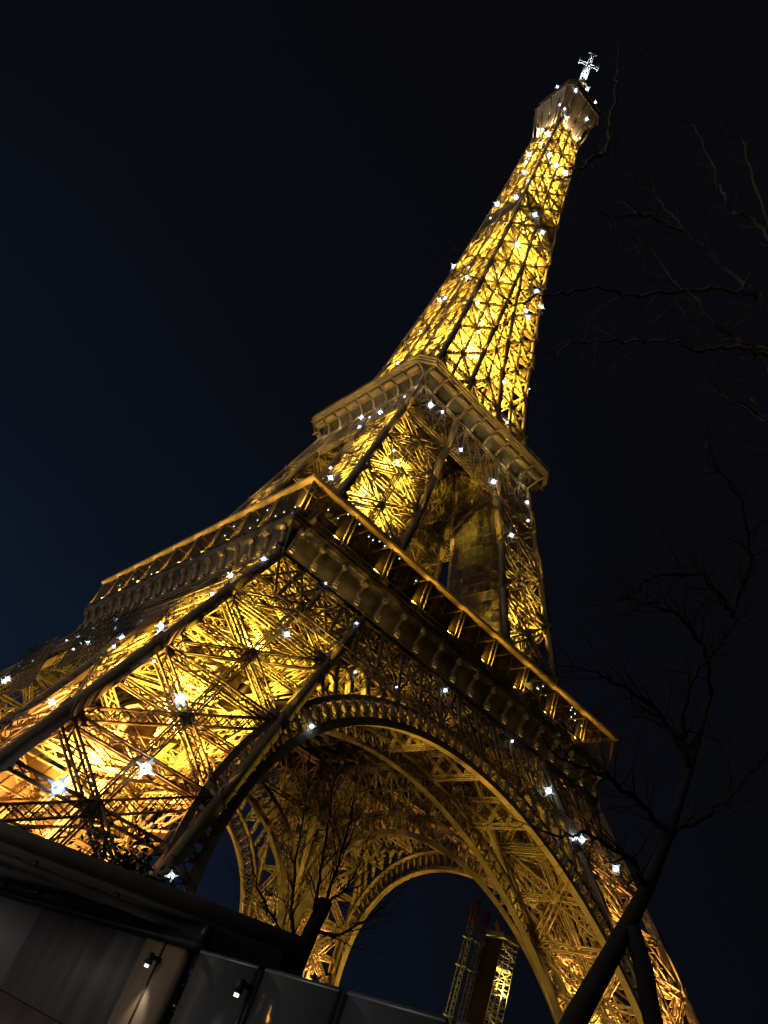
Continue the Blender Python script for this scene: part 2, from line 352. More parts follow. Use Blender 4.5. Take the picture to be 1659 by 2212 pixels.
# ---- arches: ring on the slanted outer face of each side, a plainer rib on the inner face
RZ, R1 = 4.3, 37.0
def arch_pt(r, t, depth=0.0, inner=False):
    x, z = r*math.sin(t), RZ + r*math.cos(t)
    y = -(B(z) if inner else A(z)+.15) + (0 if inner else depth)
    if inner: y = -B(z) + depth
    return Vector((x, y, z))
def ring_strip(m, r, d0, d1, th, t0, t1, n, inner=False):
    """curved flange: a plate from depth d0 to d1 with thickness th outward"""
    for i in range(n):
        ta, tb = t0+(t1-t0)*i/n, t0+(t1-t0)*(i+1)/n
        a0, a1, b0, b1 = arch_pt(r, ta, d0, inner), arch_pt(r, ta, d1, inner), arch_pt(r, tb, d0, inner), arch_pt(r, tb, d1, inner)
        c0, c1, e0, e1 = arch_pt(r+th, ta, d0, inner), arch_pt(r+th, ta, d1, inner), arch_pt(r+th, tb, d0, inner), arch_pt(r+th, tb, d1, inner)
        m.quad(a0, a1, b1, b0); m.quad(c0, e0, e1, c1); m.quad(a0, b0, e0, c0); m.quad(a1, c1, e1, b1)
TE = rad(86)
soff = MB(); ring_strip(soff, R1, 0, 1.15, .14, -TE, TE, 84)
web = MB(); ring_strip(web, R1+.14, .02, .14, .85, -TE, TE, 84); ring_strip(web, 39.9, .02, .14, .7, -TE, TE, 84)
ring_strip(web, 39.9, .14, 1.0, .12, -TE, TE, 84)
orn = MB()
NO = 66
for i in range(NO+1):
    t = -TE + 2*TE*i/NO; tm = t + TE/NO
    a, b = arch_pt(37.9, t, .08), arch_pt(39.95, t, .08)
    orn.bar(a, b, .34, .9, (0, 1, 0))
    if i < NO:
        t2 = t+2*TE/NO
        a2, b2 = arch_pt(37.9, t2, .08), arch_pt(39.95, t2, .08)
        orn.bar(a, b2, .1, .1, (0, 1, 0)); orn.bar(a2, b, .1, .1, (0, 1, 0))
        # scroll rings against the posts
        for tt, rr in ((t+.0052, 38.25), (t2-.0052, 38.25), (tm, 39.45)):
            c = arch_pt(rr, tt, .06); pr = None
            pts = [c + Vector((math.cos(k*math.pi/4), 0, math.sin(k*math.pi/4)))*.26 for k in range(9)]
            for p, q in zip(pts[:-1], pts[1:]): orn.bar(p, q, .08, .12, (0, 1, 0))
# arcade between ring and girder, and the radial lattice joining the ring to the leg
arcs = []
for s in (-1, 1):
    arc = MB(); arcs.append(arc)
    xs = [10.0, 12.7, 15.4, 18.1, 20.8, 23.3, 25.4]
    for x0, x1 in zip(xs[:-1], xs[1:]):
        xm = (x0+x1)/2; top = min(44.0, 44.0-max(0, xm-20.5)*1.05); r = (x1-x0)/2-.12
        zb0 = RZ+math.sqrt(40.6**2-x0**2); zb1 = RZ+math.sqrt(40.6**2-x1**2)
        ys = lambda z: -(A(z)+.1)
        for xx, zb in ((x0+.14, zb0), (x1-.14, zb1)):
            zt = top-r
            if zt > zb:
                p, q = Vector((s*xx, ys(zb)+.5, zb)), Vector((s*xx, ys(zt)+.5, zt)); arc.bar(p, q, .16, 1.1, (1, 0, 0)) if False else arc.bar(p, q, 1.1, .16, (1, 0, 0))
        pts = []
        for k in range(11):
            an = math.pi*k/10; z = top-r+r*math.sin(an)*1.0; pts.append(Vector((s*(xm-r*math.cos(an)), ys(z)+.5, z)))
        for p, q in zip(pts[:-1], pts[1:]):
            zl = RZ+math.sqrt(max(1, 40.6**2-((p.x+q.x)/2)**2))
            if (p.z+q.z)/2 > zl: arc.bar(p, q, 1.1, .16, tuple(((p+q)/2-Vector((s*xm, ys(top)+.5, top-r)))))
fills = []
for s in (-1, 1):
    fill = MB(); fills.append(fill)
    for i in range(17):
        t = rad(36+i*2.9); z = RZ+40.6*math.cos(t); x = 40.6*math.sin(t)
        xb = B(z)
        p = arch_pt(40.6, t, .4); p.x *= s
        zz = z+max(0, (xb-x))*.35; q = Vector((s*(B(zz)), -(A(zz)-.4), zz))
        if (q-p).length > .6 and B(zz) > x+.2: fill.truss(p, q, .4, .5, (0, 1, 0), .8, .09, .06)
        z2 = RZ+40.6*math.cos(rad(36+(i+1)*2.9)); q2 = Vector((s*B(z2), -(A(z2)-.4), z2))
        if B(z2) > x+.6: fill.bar(p, q2, .12)
rear = MB(); ring_strip(rear, R1+.4, 0, -1.3, .14, -TE*.93, TE*.93, 72, True); ring_strip(rear, R1+.54, -.1, -.22, .7, -TE*.93, TE*.93, 72, True)
ring_strip(rear, 40.6, -.1, -.9, .5, -TE*.93, TE*.93, 72, True)
for i in range(60):
    t = -TE*.93+2*TE*.93*i/60; t2 = t+2*TE*.93/60
    rear.bar(arch_pt(38.2, t, -.3, True), arch_pt(40.6, t, -.3, True), .16, .3, (0, 1, 0))
    rear.bar(arch_pt(38.2, t, -.3, True), arch_pt(40.6, t2, -.3, True), .1, .1, (0, 1, 0)); rear.bar(arch_pt(38.2, t2, -.3, True), arch_pt(40.6, t, -.3, True), .1, .1, (0, 1, 0))
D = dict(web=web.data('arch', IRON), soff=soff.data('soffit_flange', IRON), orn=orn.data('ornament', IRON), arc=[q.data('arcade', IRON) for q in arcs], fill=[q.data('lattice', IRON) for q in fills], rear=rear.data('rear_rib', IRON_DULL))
for r in HALF:
    o = link('arch', D['web'], tower, rz=r)
    link('soffit_flange', D['soff'], o); link('ornament', D['orn'], o); [link('arcade', q, o) for q in D['arc']]; [link('lattice', q, o) for q in D['fill']]; link('rear_rib', D['rear'], o)

# ---- belt girders under the first and second floors
def belt(z0, z1, zl, nb, inner, chord, vert, dia, fine, steps):
    """z0 lower chord mid-span, zl lower chord on the legs"""
    m = MB(); F = (lambda x, z, d=0: Vector((x, -(B(z) if inner else A(z))+d, z)))
    xe0, xe1 = (A(z0), A(z1)) if not inner else (A(z0)-.6, A(z1)-.6)
    up = (0, 1, 0)
    for z, xe in ((z0, xe0), (z1, xe1)): m.truss(F(-xe, z), F(xe, z), chord, chord, (0, 1, 0), 1.0, .14, .09)
    if zl < z0:
        for s in (-1, 1): m.truss(F(s*A(zl), zl), F(s*B(zl), zl), chord, chord, (0, 1, 0), 1.0, .14, .09)
    xs0 = np.linspace(-xe0, xe0, nb+1); xs1 = np.linspace(-xe1, xe1, nb+1); zm = (z0+z1)/2
    for i in range(nb+1):
        m.bar(F(xs0[i], z0), F(xs1[i], z1), vert, vert*.6, up)
        if i < nb:
            m.bar(F(xs0[i], z0, .1), F(xs1[i+1], z1, .1), dia, .1, up); m.bar(F(xs0[i+1], z0, -.1), F(xs1[i], z1, -.1), dia, .1, up)
    mid = [F(x, zm, .25) for x in np.linspace(-A(zm), A(zm), nb+1)]
    for p, q in zip(mid[:-1], mid[1:]): m.bar(p, q, vert*.8, vert, up)
    for i in range(steps+1):                          # dense second lattice behind
        x = -xe0+2*xe0*i/steps; dx = (z1-z0)*1.0
        for s in (-1, 1):
            x1 = x+s*dx; k = 1.0
            if abs(x1) > xe1: k = max(0, (xe1-abs(x))/(dx+1e-6)*1.0) if abs(x) < xe1 else 0
            if k > .12: m.bar(F(x, z0, .45), lin(F(x, z0, .45), F(x1, z1, .45), min(1, k)), fine, .06, up)
    return m
b1 = belt(44.3, 52.0, 40.8, 18, False, .9, .5, .32, .19, 52).data('belt_girder', IRON)
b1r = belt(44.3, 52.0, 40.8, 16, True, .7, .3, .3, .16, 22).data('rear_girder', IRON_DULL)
b2 = belt(102.0, 111.6, 102.0, 10, False, .7, .4, .3, .17, 40).data('belt_girder', IRON)
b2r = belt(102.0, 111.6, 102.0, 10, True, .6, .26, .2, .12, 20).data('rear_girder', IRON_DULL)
ft = MB()                                            # trusses tying front arch to rear rib, under the first floor
for x in (-18, -9, 0, 9, 18):
    zc = RZ+math.sqrt(40.8**2-x*x)
    zc = min(zc, 44.0)
    p, q = Vector((x, -A(zc)+.6, zc)), Vector((x, -B(zc), zc)); ft.truss(p, q, .5, .6, (0, 0, 1), 1.0, .12, .08)
    p2, q2 = Vector((x, -A(zc+4)+.6, zc+4)), Vector((x, -B(zc+4), zc+4)); ft.truss(p2, q2, .5, .6, (0, 0, 1), 1.0, .12, .08)
    n = 4
    for i in range(n): ft.truss(lin(p, q, i/n), lin(p2, q2, (i+1)/n), .35, .35, (1, 0, 0), .8, .09, .06); ft.truss(lin(p2, q2, i/n), lin(p, q, (i+1)/n), .35, .35, (1, 0, 0), .8, .09, .06)
for x in (-27, 27):
    for zc in (31, 36):
        p, q = Vector((math.copysign(B(zc), x), -A(zc)+.4, zc)), Vector((math.copysign(B(zc), x), -B(zc), zc))
ftd = ft.data('floor_truss', IRON)
for r in HALF:
    o = link('belt_girder', b1, tower, rz=r); link('rear_girder', b1r, o); link('floor_truss', ftd, o)
    o = link('belt_girder', b2, tower, rz=r); link('rear_girder', b2r, o)

# ---- ring helper: profile swept round a square with cut corners
def ring(m, prof, ch, closed=False):
    """prof = list of (half width, z); ch = corner cut"""
    rows = []
    for h, z in prof:
        c = ch if ch > 0 else 0.0
        pts = [(-h, -h+c), (-h+c, -h), (h-c, -h), (h, -h+c), (h, h-c), (h-c, h), (-h+c, h), (-h, h-c)] if c else [(-h, -h), (h, -h), (h, h), (-h, h)]
        rows.append([(x, y, z) for x, y in pts])
    n = len(rows[0]); prs = list(zip(rows[:-1], rows[1:])) + ([(rows[-1], rows[0])] if closed else [])
    for r0, r1 in prs:
        for i in range(n): j = (i+1) % n; m.quad(r0[i], r0[j], r1[j], r1[i])

# ---- first floor
deck = MB(); ring(deck, [(13.0, 56.0), (33.6, 56.0), (33.6, 57.0), (13.0, 57.0)], 0, True)
for k in range(-6, 7):
    x = k*5.0
    for s in (-1, 1):
        y0, y1 = (13.2, 33.2)
        deck.bar((x, s*y0, 55.3), (x, s*y1, 55.3), .5, 1.3); deck.bar((s*y0, x, 55.25), (s*y1, x, 55.25), .5, 1.2)
for h in (13.2, 18, 23, 28, 33):
    for s in (-1, 1): deck.bar((-h, s*h, 54.9), (h, s*h, 54.9), .4, .8); deck.bar((s*h, -h, 54.85), (s*h, h, 54.85), .4, .8)
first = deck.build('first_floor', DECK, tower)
fz = MB()
ring(fz, [(34.3, 51.9), (34.75, 52.0), (34.75, 52.45), (34.4, 52.6), (33.7, 52.8), (34.1, 54.6), (34.6, 56.1), (35.0, 56.6), (35.2, 56.7), (35.35, 57.2), (35.35, 57.62), (34.6, 57.62)], 0)
fz.build('frieze', FRIEZE, first)
cs = MB()
cs.prism([(-.22, -33.85, 52.7), (-.22, -34.6, 52.9), (-.22, -34.45, 54.0), (-.22, -34.75, 55.2), (-.22, -35.1, 56.0), (-.22, -35.2, 56.7), (-.22, -33.85, 56.6)], (.44, 0, 0))
for yy, zz, rr in ((-34.95, 56.1, .5), (-34.55, 53.3, .3)):
    for wd, r2 in ((.62, rr), (.8, rr*.55)):
        cs.tube([(-wd/2, yy, zz), (wd/2, yy, zz)], r2, 12)
for zz in (52.9, 53.35, 53.75): cs.box((0, -34.72, zz), (.7, .4, .22))
csd = cs.data('console', IRON)
rl = MB()
for x in np.linspace(-35.2, 35.2, 177): rl.bar((x, -35.25, 57.6), (x, -35.25, 58.75), .05, .05, (1, 0, 0))
for z in (57.8, 58.7): rl.bar((-35.25, -35.25, z), (35.25, -35.25, z), .07)
rld = rl.data('balustrade', IRON_DULL)
ms = MB(); ms.quad((-35.05, -35.05, 58.7), (35.05, -35.05, 58.7), (35.05, -35.05, 63.4), (-35.05, -35.05, 63.4))
for x in np.linspace(-35.05, 35.05, 19): ms.bar((x, -35.0, 58.7), (x, -35.0, 63.4), .07)
msd = ms.data('wire_screen', WIRE)
po = MB()
for s in (-.36, .36): po.bar((s, -35.05, 57.9), (s, -35.05, 63.45), .18, .18, (0, 1, 0))
for z in np.arange(58.6, 63.3, .42): po.bar((-.3, -35.05, z), (.3, -35.05, z+.42), .03, .03, (0, 1, 0))
po.box((0, -35.05, 58.2), (.95, .4, .3)); po.tube([(-.45, -35.05, 58.2), (.45, -35.05, 58.2)], .22, 10)
pod = po.data('canopy_post', IRON)
ca = MB()
ring(ca, [(34.9, 63.35), (35.55, 63.7), (35.6, 64.05), (35.4, 64.3), (34.9, 64.3)], 0, True)
for k in range(-8, 9):
    for s_ in (-1, 1): ca.bar((k*4.0, s_*34.9, 63.75), (k*4.0, s_*30.7, 63.9), .12, .25); ca.bar((s_*34.9, k*4.0, 63.75), (s_*30.7, k*4.0, 63.9), .12, .25)
canopy = ca.build('canopy', IRON, first)
sf = MB(); ring(sf, [(34.88, 64.05), (34.88, 64.2), (24.0, 64.4), (24.0, 64.05)], 0, True); sf.build('canopy_ceiling', DARKGLASS, first)
pv = MB()                                            # glazed pavilions set back behind the promenade
ring(pv, [(31.0, 57.05), (30.4, 63.55)], 0); ring(pv, [(24.0, 57.05), (24.0, 63.3)], 0)
for k in range(-10, 11):
    x = k*3.0
    for s in (-1, 1): pv.bar((x, s*31.1, 57.1), (x, s*30.5, 63.5), .18, .18, (1, 0, 0)); pv.bar((s*31.1, x, 57.1), (s*30.5, x, 63.5), .18, .18, (0, 1, 0))
pv.build('pavilion', DARKGLASS, first)
for r in HALF:
    for k in range(18): link('console', csd, first, loc=Matrix.Rotation(r, 3, 'Z') @ Vector((-33.2+k*3.905, 0, 0)), rz=r)
    link('balustrade', rld, first, rz=r); link('wire_screen', msd, first, rz=r)
    for x in (-34.6, -26.95, -19.3, -11.65, -4.0, 3.65, 11.35, 19.0, 26.95): link('canopy_post', pod, first, loc=Matrix.Rotation(r, 3, 'Z') @ Vector((x, 0, 0)), rz=r)
dl = MB(); dl.tube([(0, 0, -.1), (0, 0, 0)], .09, 8); dld = dl.data('downlight', SMALLBULB)
random.seed(11)
for side, n in ((0, 24), (1, 20)):
    r = 0 if side == 0 else -math.pi/2
    for k in range(n):
        x = random.uniform(-33, 33) if side else random.choice([random.uniform(-33, -8), random.uniform(14, 33)])
        p = Vector((x, -random.choice([31.6, 32.3, 33.0, 33.8]), 63.42))
        p.z = 64.1
        p = Matrix.Rotation(r, 3, 'Z') @ p
        link('downlight', dld, first, loc=(p.x, p.y, p.z-.12))

# ---- second floor
s2 = MB(); ring(s2, [(4.0, 114.9), (17.2, 114.9), (17.2, 115.5), (4.0, 115.5)], 0, True)
for k in range(-4, 5):
    for s in (-1, 1): s2.bar((k*4.0, s*4.2, 114.2), (k*4.0, s*16.8, 114.2), .35, 1.3); s2.bar((s*4.2, k*4.0, 114.15), (s*16.8, k*4.0, 114.15), .35, 1.2)
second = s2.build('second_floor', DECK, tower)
CH = 2.6
cv = MB()
prof = [(16.6, 112.2), (16.8, 112.4), (16.8, 112.9), (16.5, 113.0)]
for k in range(9):
    t = math.pi/2*k/8; prof.append((16.5+3.3*(1-math.cos(t)), 113.0+2.5*math.sin(t)))
rows = prof
ring(cv, rows, CH)
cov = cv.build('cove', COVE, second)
cn = MB(); ring(cn, [(19.75, 115.45), (20.05, 115.55), (20.05, 115.95), (20.25, 116.05), (20.25, 116.5), (20.45, 116.6), (20.45, 116.8), (19.9, 116.8), (19.9, 116.0), (17.0, 115.6)], CH)
cn.build('cornice', IRON, second)
rb = MB()
pp = [Vector((-.16, -h, z)) for h, z in prof[3:]]
outer = [Vector((-.16, -(16.5+3.55*(1-math.cos(math.pi/2*k/8)) + .5), 112.85+2.4*math.sin(math.pi/2*k/8))) for k in range(9)]
for i in range(8):
    rb.prism([pp[i+1], outer[i+1], outer[i], pp[i]], (.4, 0, 0))
rbd = rb.data('rib', IRON)
sl = MB()
for k in range(9): sl.box(((k-4)*.34, -18.75, 114.95), (.15, 1.5, .5))
for z, y in ((114.95, -18.35), (115.3, -19.68)): sl.box((0, y-.1, z), (3.2, .12, .12))
sld = sl.data('slatted_vent', IRON)
for r in HALF:
    for k in range(10): link('rib', rbd, cov, loc=Matrix.Rotation(r, 3, 'Z') @ Vector((-17.3+k*3.844, 0, 0)), rz=r)
    for k in range(9): link('slatted_vent', sld, cov, loc=Matrix.Rotation(r, 3, 'Z') @ Vector((-15.38+k*3.844, 0, 0)), rz=r)
rw = MB()
for s1, s2_ in ((-1, -1), (1, -1), (1, 1), (-1, 1)):
    for t in np.linspace(.0, 1, 5):
        p = Vector((s1*(20.3-CH*t), s2_*(20.3-CH*(1-t)), 116.8)); rw.bar(p, p+Vector((0, 0, 1.1)), .05)
for k in range(45):
    x = -17.6+35.2*k/44
    for s in (-1, 1):
        rw.bar((x, s*20.3, 116.8), (x, s*20.3, 117.9), .05, .05, (1, 0, 0)); rw.bar((s*20.3, x, 116.8), (s*20.3, x, 117.9), .05, .05, (0, 1, 0))
for z in (117.3, 117.9): ring(rw, [(20.27, z), (20.33, z), (20.33, z+.06), (20.27, z+.06)], CH, True)
rw.build('railing', IRON_DULL, second)
ud = MB(); ring(ud, [(11.2, 120.2), (15.0, 120.2), (15.2, 120.5), (15.2, 121.2), (11.2, 121.2)], 3.2, True)
for k in range(-5, 6):
    for s in (-1, 1):
        ud.bar((k*2.6, s*15.1, 115.6), (k*2.6, s*15.1, 120.3), .2); ud.bar((s*15.1, k*2.6, 115.6), (s*15.1, k*2.6, 120.3), .2)
        ud.bar((k*2.4, s*15.1, 121.2), (k*2.4, s*15.1, 122.4), .06); ud.bar((s*15.1, k*2.4, 121.2), (s*15.1, k*2.4, 122.4), .06)
ring(ud, [(15.05, 122.3), (15.15, 122.3), (15.15, 122.45), (15.05, 122.45)], 3.2, True)
ud.build('upper_deck', IRON_DULL, second)

# ---- the shaft above the second floor
SL = [115.6, 127.1, 139.2, 149.8, 160.2, 170.6, 181.0, 191.4, 201.0, 210.5, 219.5, 228.2, 236.5, 244.3, 251.5, 258.3]
def side_pt(f, z, d=0):
    """f: 0 near corner, 1 inner chord, 2 other inner chord, 3 far corner on the side facing -y"""
    a, b = A(z), B(z) if z < 181 else 0.0
    return Vector(((-a, -b, b, a)[f], -a+d, z))
shc = MB(); shb = MB()
for z0, z1 in zip(SL[:-1], SL[1:]):
    w = 1.0 if z0 < 150 else .84 if z0 < 200 else .62
    for s in HALF[:1]:
        shc.bar(side_pt(0, z0), side_pt(0, z1), w, w, (0, 1, 0))
        shc.bar(side_pt(1, z0), side_pt(1, z1), w*.85, w*.8, (0, 1, 0))
        if z0 < 181: shc.bar(side_pt(2, z0), side_pt(2, z1), w*.85, w*.8, (0, 1, 0))
    for f in (0, 1, 2, 3):
        if z1 >= 181 and f == 2: continue
        gusset(shb, side_pt(f, z1, -.32), (0, 0, 1), (0, 1, 0), .95 if z1 < 185 else .6, .1, 8)
dn = Vector((0, 1, 0))
for n_, (z0, z1) in enumerate(zip(SL[:-1], SL[1:])):
    w = .55 if z0 < 180 else .4; c, l, st = (.20, .14, 1.6) if z0 < 180 else (.17, .12, 1.5)
    shb.truss(side_pt(0, z1, .3), side_pt(3, z1, .3), w, w, dn, st, c, l)
    fs = ((0, 1), (1, 2), (2, 3)) if z0 < 160 else ((0, 1), (2, 3))
    for f, g2 in fs:
        P0, P1, Q0, Q1 = side_pt(f, z0, .35), side_pt(f, z1, .35), side_pt(g2, z0, .35), side_pt(g2, z1, .35)
        wide = (Q0-P0).length
        if wide < 2.2: continue
        C = (P0+P1+Q0+Q1)/4
        for p in (P0, P1, Q0, Q1): shb.truss(C, p, w*(.8 if wide > 5 else .6), w*.8, dn, st, c*.9, l, x=z0 < 150)
        shb.truss((P0+P1)/2, (Q0+Q1)/2, w*.6, w*.6, dn, st, c*.8, l, x=False)
        if wide > 4.5: shb.truss((P0+Q0)/2, (P1+Q1)/2, w*.5, w*.5, dn, st, c*.8, l, x=False)
shcd, shbd = shc.data('shaft_face', IRON), shb.data('face_bracing', IRON)
shaft_faces = []
for r in HALF:
    o = link('shaft_face', shcd, tower, rz=r); link('face_bracing', shbd, o); shaft_faces.append(o)
core = MB()                                          # lift guides and spiral stairs in the middle of the shaft
for sx in (-1, 1):
    for sy in (-1, 1): core.truss((sx*1.9, sy*1.9, 116), (sx*1.9, sy*1.9, 270), .55, .55, (0, 1, 0), 1.1, .12, .07, x=False)
for z in np.arange(120, 256, 5.2):
    h = A(z)-.7
    for s in (-1, 1):
        core.bar((-h, s*1.9, z), (h, s*1.9, z), .22, .3); core.bar((s*1.9, -h, z), (s*1.9, h, z), .22, .3)
    if z < 190:
        core.bar((-h, -h, z), (h, h, z), .2, .3); core.bar((-h, h, z), (h, -h, z), .2, .3)
k = 0
for z in np.arange(117, 255, 1.0):
    a0, a1 = k*.7, (k+1)*.7; rr = min(1.5, A(z)-3.2); k += 1
    core.bar((rr*math.cos(a0), rr*math.sin(a0)+0, z), (rr*math.cos(a1), rr*math.sin(a1), z+1), .5, .1)
    core.bar((rr*1.2*math.cos(a0), rr*1.2*math.sin(a0), z+1), (rr*1.2*math.cos(a1), rr*1.2*math.sin(a1), z+2), .07, .07)
core.build('lift_core', IRON, tower)
ip = MB(); h1, h2 = A(191.4)-.9, A(198)-.8            # the changeover platform half way up, with its sloping plate hoods
ring(ip, [(2.2, 191.2), (h1, 191.2), (h1, 191.6), (2.2, 191.6)], 0, True)
ring(ip, [(h1-.6, 191.6), (h1-1.6, 195.0), (1.2, 200.2)], 0)
for s in (-1, 1):
    for x in np.linspace(-h1+.4, h1-.4, 11): ip.bar((x, s*(h1-.2), 191.6), (x, s*(h1-.2), 193), .06); ip.bar((s*(h1-.2), x, 191.6), (s*(h1-.2), x, 193), .06)
    ip.bar((-h1, s*(h1-.2), 193), (h1, s*(h1-.2), 193), .08); ip.bar((s*(h1-.2), -h1, 193), (s*(h1-.2), h1, 193), .08)
ipo = ip.build('changeover_platform', IRON, tower)
nt = MB()
for z0, z1 in ((201.3, 210.2),):
    ring(nt, [(A(z0)-.1, z0), (A(z1)-.1, z1)], 0)
nt.build('protective_net', NET, ipo)

# ---- summit: flared plates, cabin, rim, antenna
sm = MB()
ring(sm, [(5.35, 258.6), (5.7, 262), (6.3, 266.5), (7.2, 271), (8.3, 275.6)], 1.6)
summit = sm.build('summit_cabin', PLATE, tower)
rs = MB()
for r in HALF:
    Rm = Matrix.Rotation(r, 3, 'Z')
    for pr in ([(-1, 1)], ):
        pts = [Vector((x, -h-.1, z)) for x, h, z in ((0, 5.35, 258.6), (0, 6.3, 266.5), (0, 8.3, 275.6))]
        for p, q in zip(pts[:-1], pts[1:]): rs.bar(Rm @ p, Rm @ q, .22, .22, (0, 1, 0))
        for s in (-1, 1):
            pts = [Vector((s*(h-1.6), -h-.1, z)) for h, z in ((5.35, 258.6), (6.3, 266.5), (8.3, 275.6))]
            for p, q in zip(pts[:-1], pts[1:]): rs.bar(Rm @ p, Rm @ q, .26, .26, (0, 1, 0))
    c0, c1 = Rm @ Vector((-5.0, -5.0, 255)), Rm @ Vector((-7.2, -7.2, 273)); rs.bar(c0, c1, .4, .4)
    for s in (-1, 1):
        rs.bar(Rm @ Vector((s*2.4, -5.3, 256)), Rm @ Vector((s*3.6, -7.5, 272)), .3, .3)
rs.build('bracket', IRON, summit)
rm = MB(); ring(rm, [(8.3, 275.6), (8.55, 275.7), (8.55, 276.2), (8.3, 276.4), (8.1, 276.6), (8.1, 279.6), (8.4, 279.8), (8.4, 280.2), (6.6, 280.4), (6.6, 283.0), (6.2, 283.3)], 2.0)
for k in range(-6, 7):
    for s in (-1, 1): rm.bar((k*1.0, s*8.2, 276.5), (k*1.0, s*8.2, 279.7), .16); rm.bar((s*8.2, k*1.0, 276.5), (s*8.2, k*1.0, 279.7), .16)
rm.build('rim', IRON_DULL, summit)
up_ = MB(); ring(up_, [(6.2, 283.3), (4.2, 285.2), (3.6, 288.0), (2.4, 290.6), (1.5, 292.0)], 1.0)
for i, (x, y, hh) in enumerate(((-6.2, 2, 5), (-7.4, -3.5, 3.5), (5.6, -5.5, 4), (7.2, 0, 4.5), (2, 6, 5), (-3, -6.5, 2.6), (6.5, 3.5, 3))):
    up_.tube([(x, y, 280.2), (x, y, 280.2+hh)], .07, 6); up_.box((x, y, 280.2+hh*.7), (.5, .5, .9))
up_.ball((7.6, -3.4, 281.4), .8, 10, 6)
up_.build('upper_cabin', IRON_DULL, summit)
an = MB()
an.truss((0, 0, 291), (0, 0, 302), 2.0, 2.0, (0, 1, 0), 1.1, .26, .16)
for z in (294.5, 298, 301.5): an.box((0, 0, z), (3.2, 3.2, .4)); 
for z in (296, 300):
    for s in (-1, 1): an.box((s*1.6, 0, z), (.7, .7, 1.6)); an.box((0, s*1.6, z), (.7, .7, 1.6))
an.truss((0, 0, 302), (0, 0, 317.5), 1.5, 1.5, (0, 1, 0), 1.0, .34, .2)
an.tube([(0, 0, 302), (0, 0, 318)], .5, 8)
dirx = Vector((cy_, -sy_, 0))
for s in (-1, 1):
    for zz in (316.8, 318.6): an.bar(dirx*s*.3+Vector((0, 0, zz)), dirx*s*3.7+Vector((0, 0, zz+.15)), .3, .3)
    an.bar(dirx*s*3.7+Vector((0, 0, 315.6)), dirx*s*3.7+Vector((0, 0, 320.2)), .36, .36)
    for t in (.35, .7): an.bar(dirx*s*3.6*t+Vector((0, 0, 316.8)), dirx*s*3.6*t+Vector((0, 0, 318.6)), .2)
    an.bar(Vector((-dirx.y, dirx.x, 0))*s*.3+Vector((0, 0, 317.8)), Vector((-dirx.y, dirx.x, 0))*s*3.0+Vector((0, 0, 317.8)), .3)
    an.bar(dirx*s*.7+Vector((0, 0, 318)), dirx*s*.55+Vector((0, 0, 326.8)), .34, .34)
for z in (320.5, 323, 325.2): an.bar(dirx*-.6+Vector((0, 0, z)), dirx*.6+Vector((0, 0, z)), .25)
an.bar(dirx*-1.7+Vector((0, 0, 327)), dirx*1.7+Vector((0, 0, 327)), .36, .36)
ant = an.build('antenna', ANT, tower)
bc = MB(); bc.ball((-2.6, -3.4, 287.2), .5, 8, 6); bc.build('red_beacon', REDL, summit)

# ---- net sheets of the painters
np_ = MB()
for y0, y1, z0, z1 in ((.02, .98, 59.0, 101.0),):
    n = 10
    for i in range(n):
        za, zb_ = z0+(z1-z0)*i/n, z0+(z1-z0)*(i+1)/n
        pt = lambda f, z: Vector((B(z)-.55, -(A(z)*(1-f)+B(z)*f), z))
        np_.quad(pt(y0, za), pt(y1, za), pt(y1, zb_), pt(y0, zb_))
npo = np_.build('painters_net', NET, ulegs[1]); npo.matrix_parent_inverse = Matrix.Rotation(-math.pi/2, 4, 'Z')
sb_ = MB(); P_ = lambda f, z: Vector((B(z)-.75, -(A(z)*(1-f)+B(z)*f), z))
for i in range(20): z = 59.5+i*2.1; sb_.bar(P_(.02, z), P_(.98, z), .07, .07)
for f in (.02, .16, .3, .44, .58, .72, .86, .98):
    for i in range(12): sb_.bar(P_(f, 59+i*3.45), P_(f, 59+(i+1)*3.45), .06, .06)
for i in range(10): sb_.bar(P_(.02+.14*(i % 6), 59+i*4), P_(.16+.14*(i % 6), 63+i*4), .06, .06)
sbo = sb_.build('scaffold_tubes', IRON_DULL, ulegs[1]); sbo.matrix_parent_inverse = Matrix.Rotation(-math.pi/2, 4, 'Z')
sn = MB()                                            # scaffold and nets on the side turned away, below its gallery
for x0, x1, z0, z1 in ((-22.5, -8, 33.5, 41.5), (-6.5, 9, 37, 43.5), (11, 24, 33, 40.5)):
    y = -(A((z0+z1)/2)+.8); sn.quad((x0, y+.6, z0), (x1, y+.6, z0), (x1, y+.6, z1), (x0, y+.6, z1))
    for x in np.arange(x0, x1+.1, 1.45): sn.bar((x, y, z0-.8), (x, y, z1+.8), .08)
    for z in np.arange(z0, z1+.1, 1.0): sn.bar((x0-.6, y-.05, z), (x1+.6, y-.05, z), .08)
    for x in np.arange(x0, x1-2, 2.9): sn.bar((x, y-.1, z0), (x+2.9, y-.1, z1), .06)
sno = sn.build('scaffold_net', NET, tower); sno.rotation_euler.z = -math.pi/2

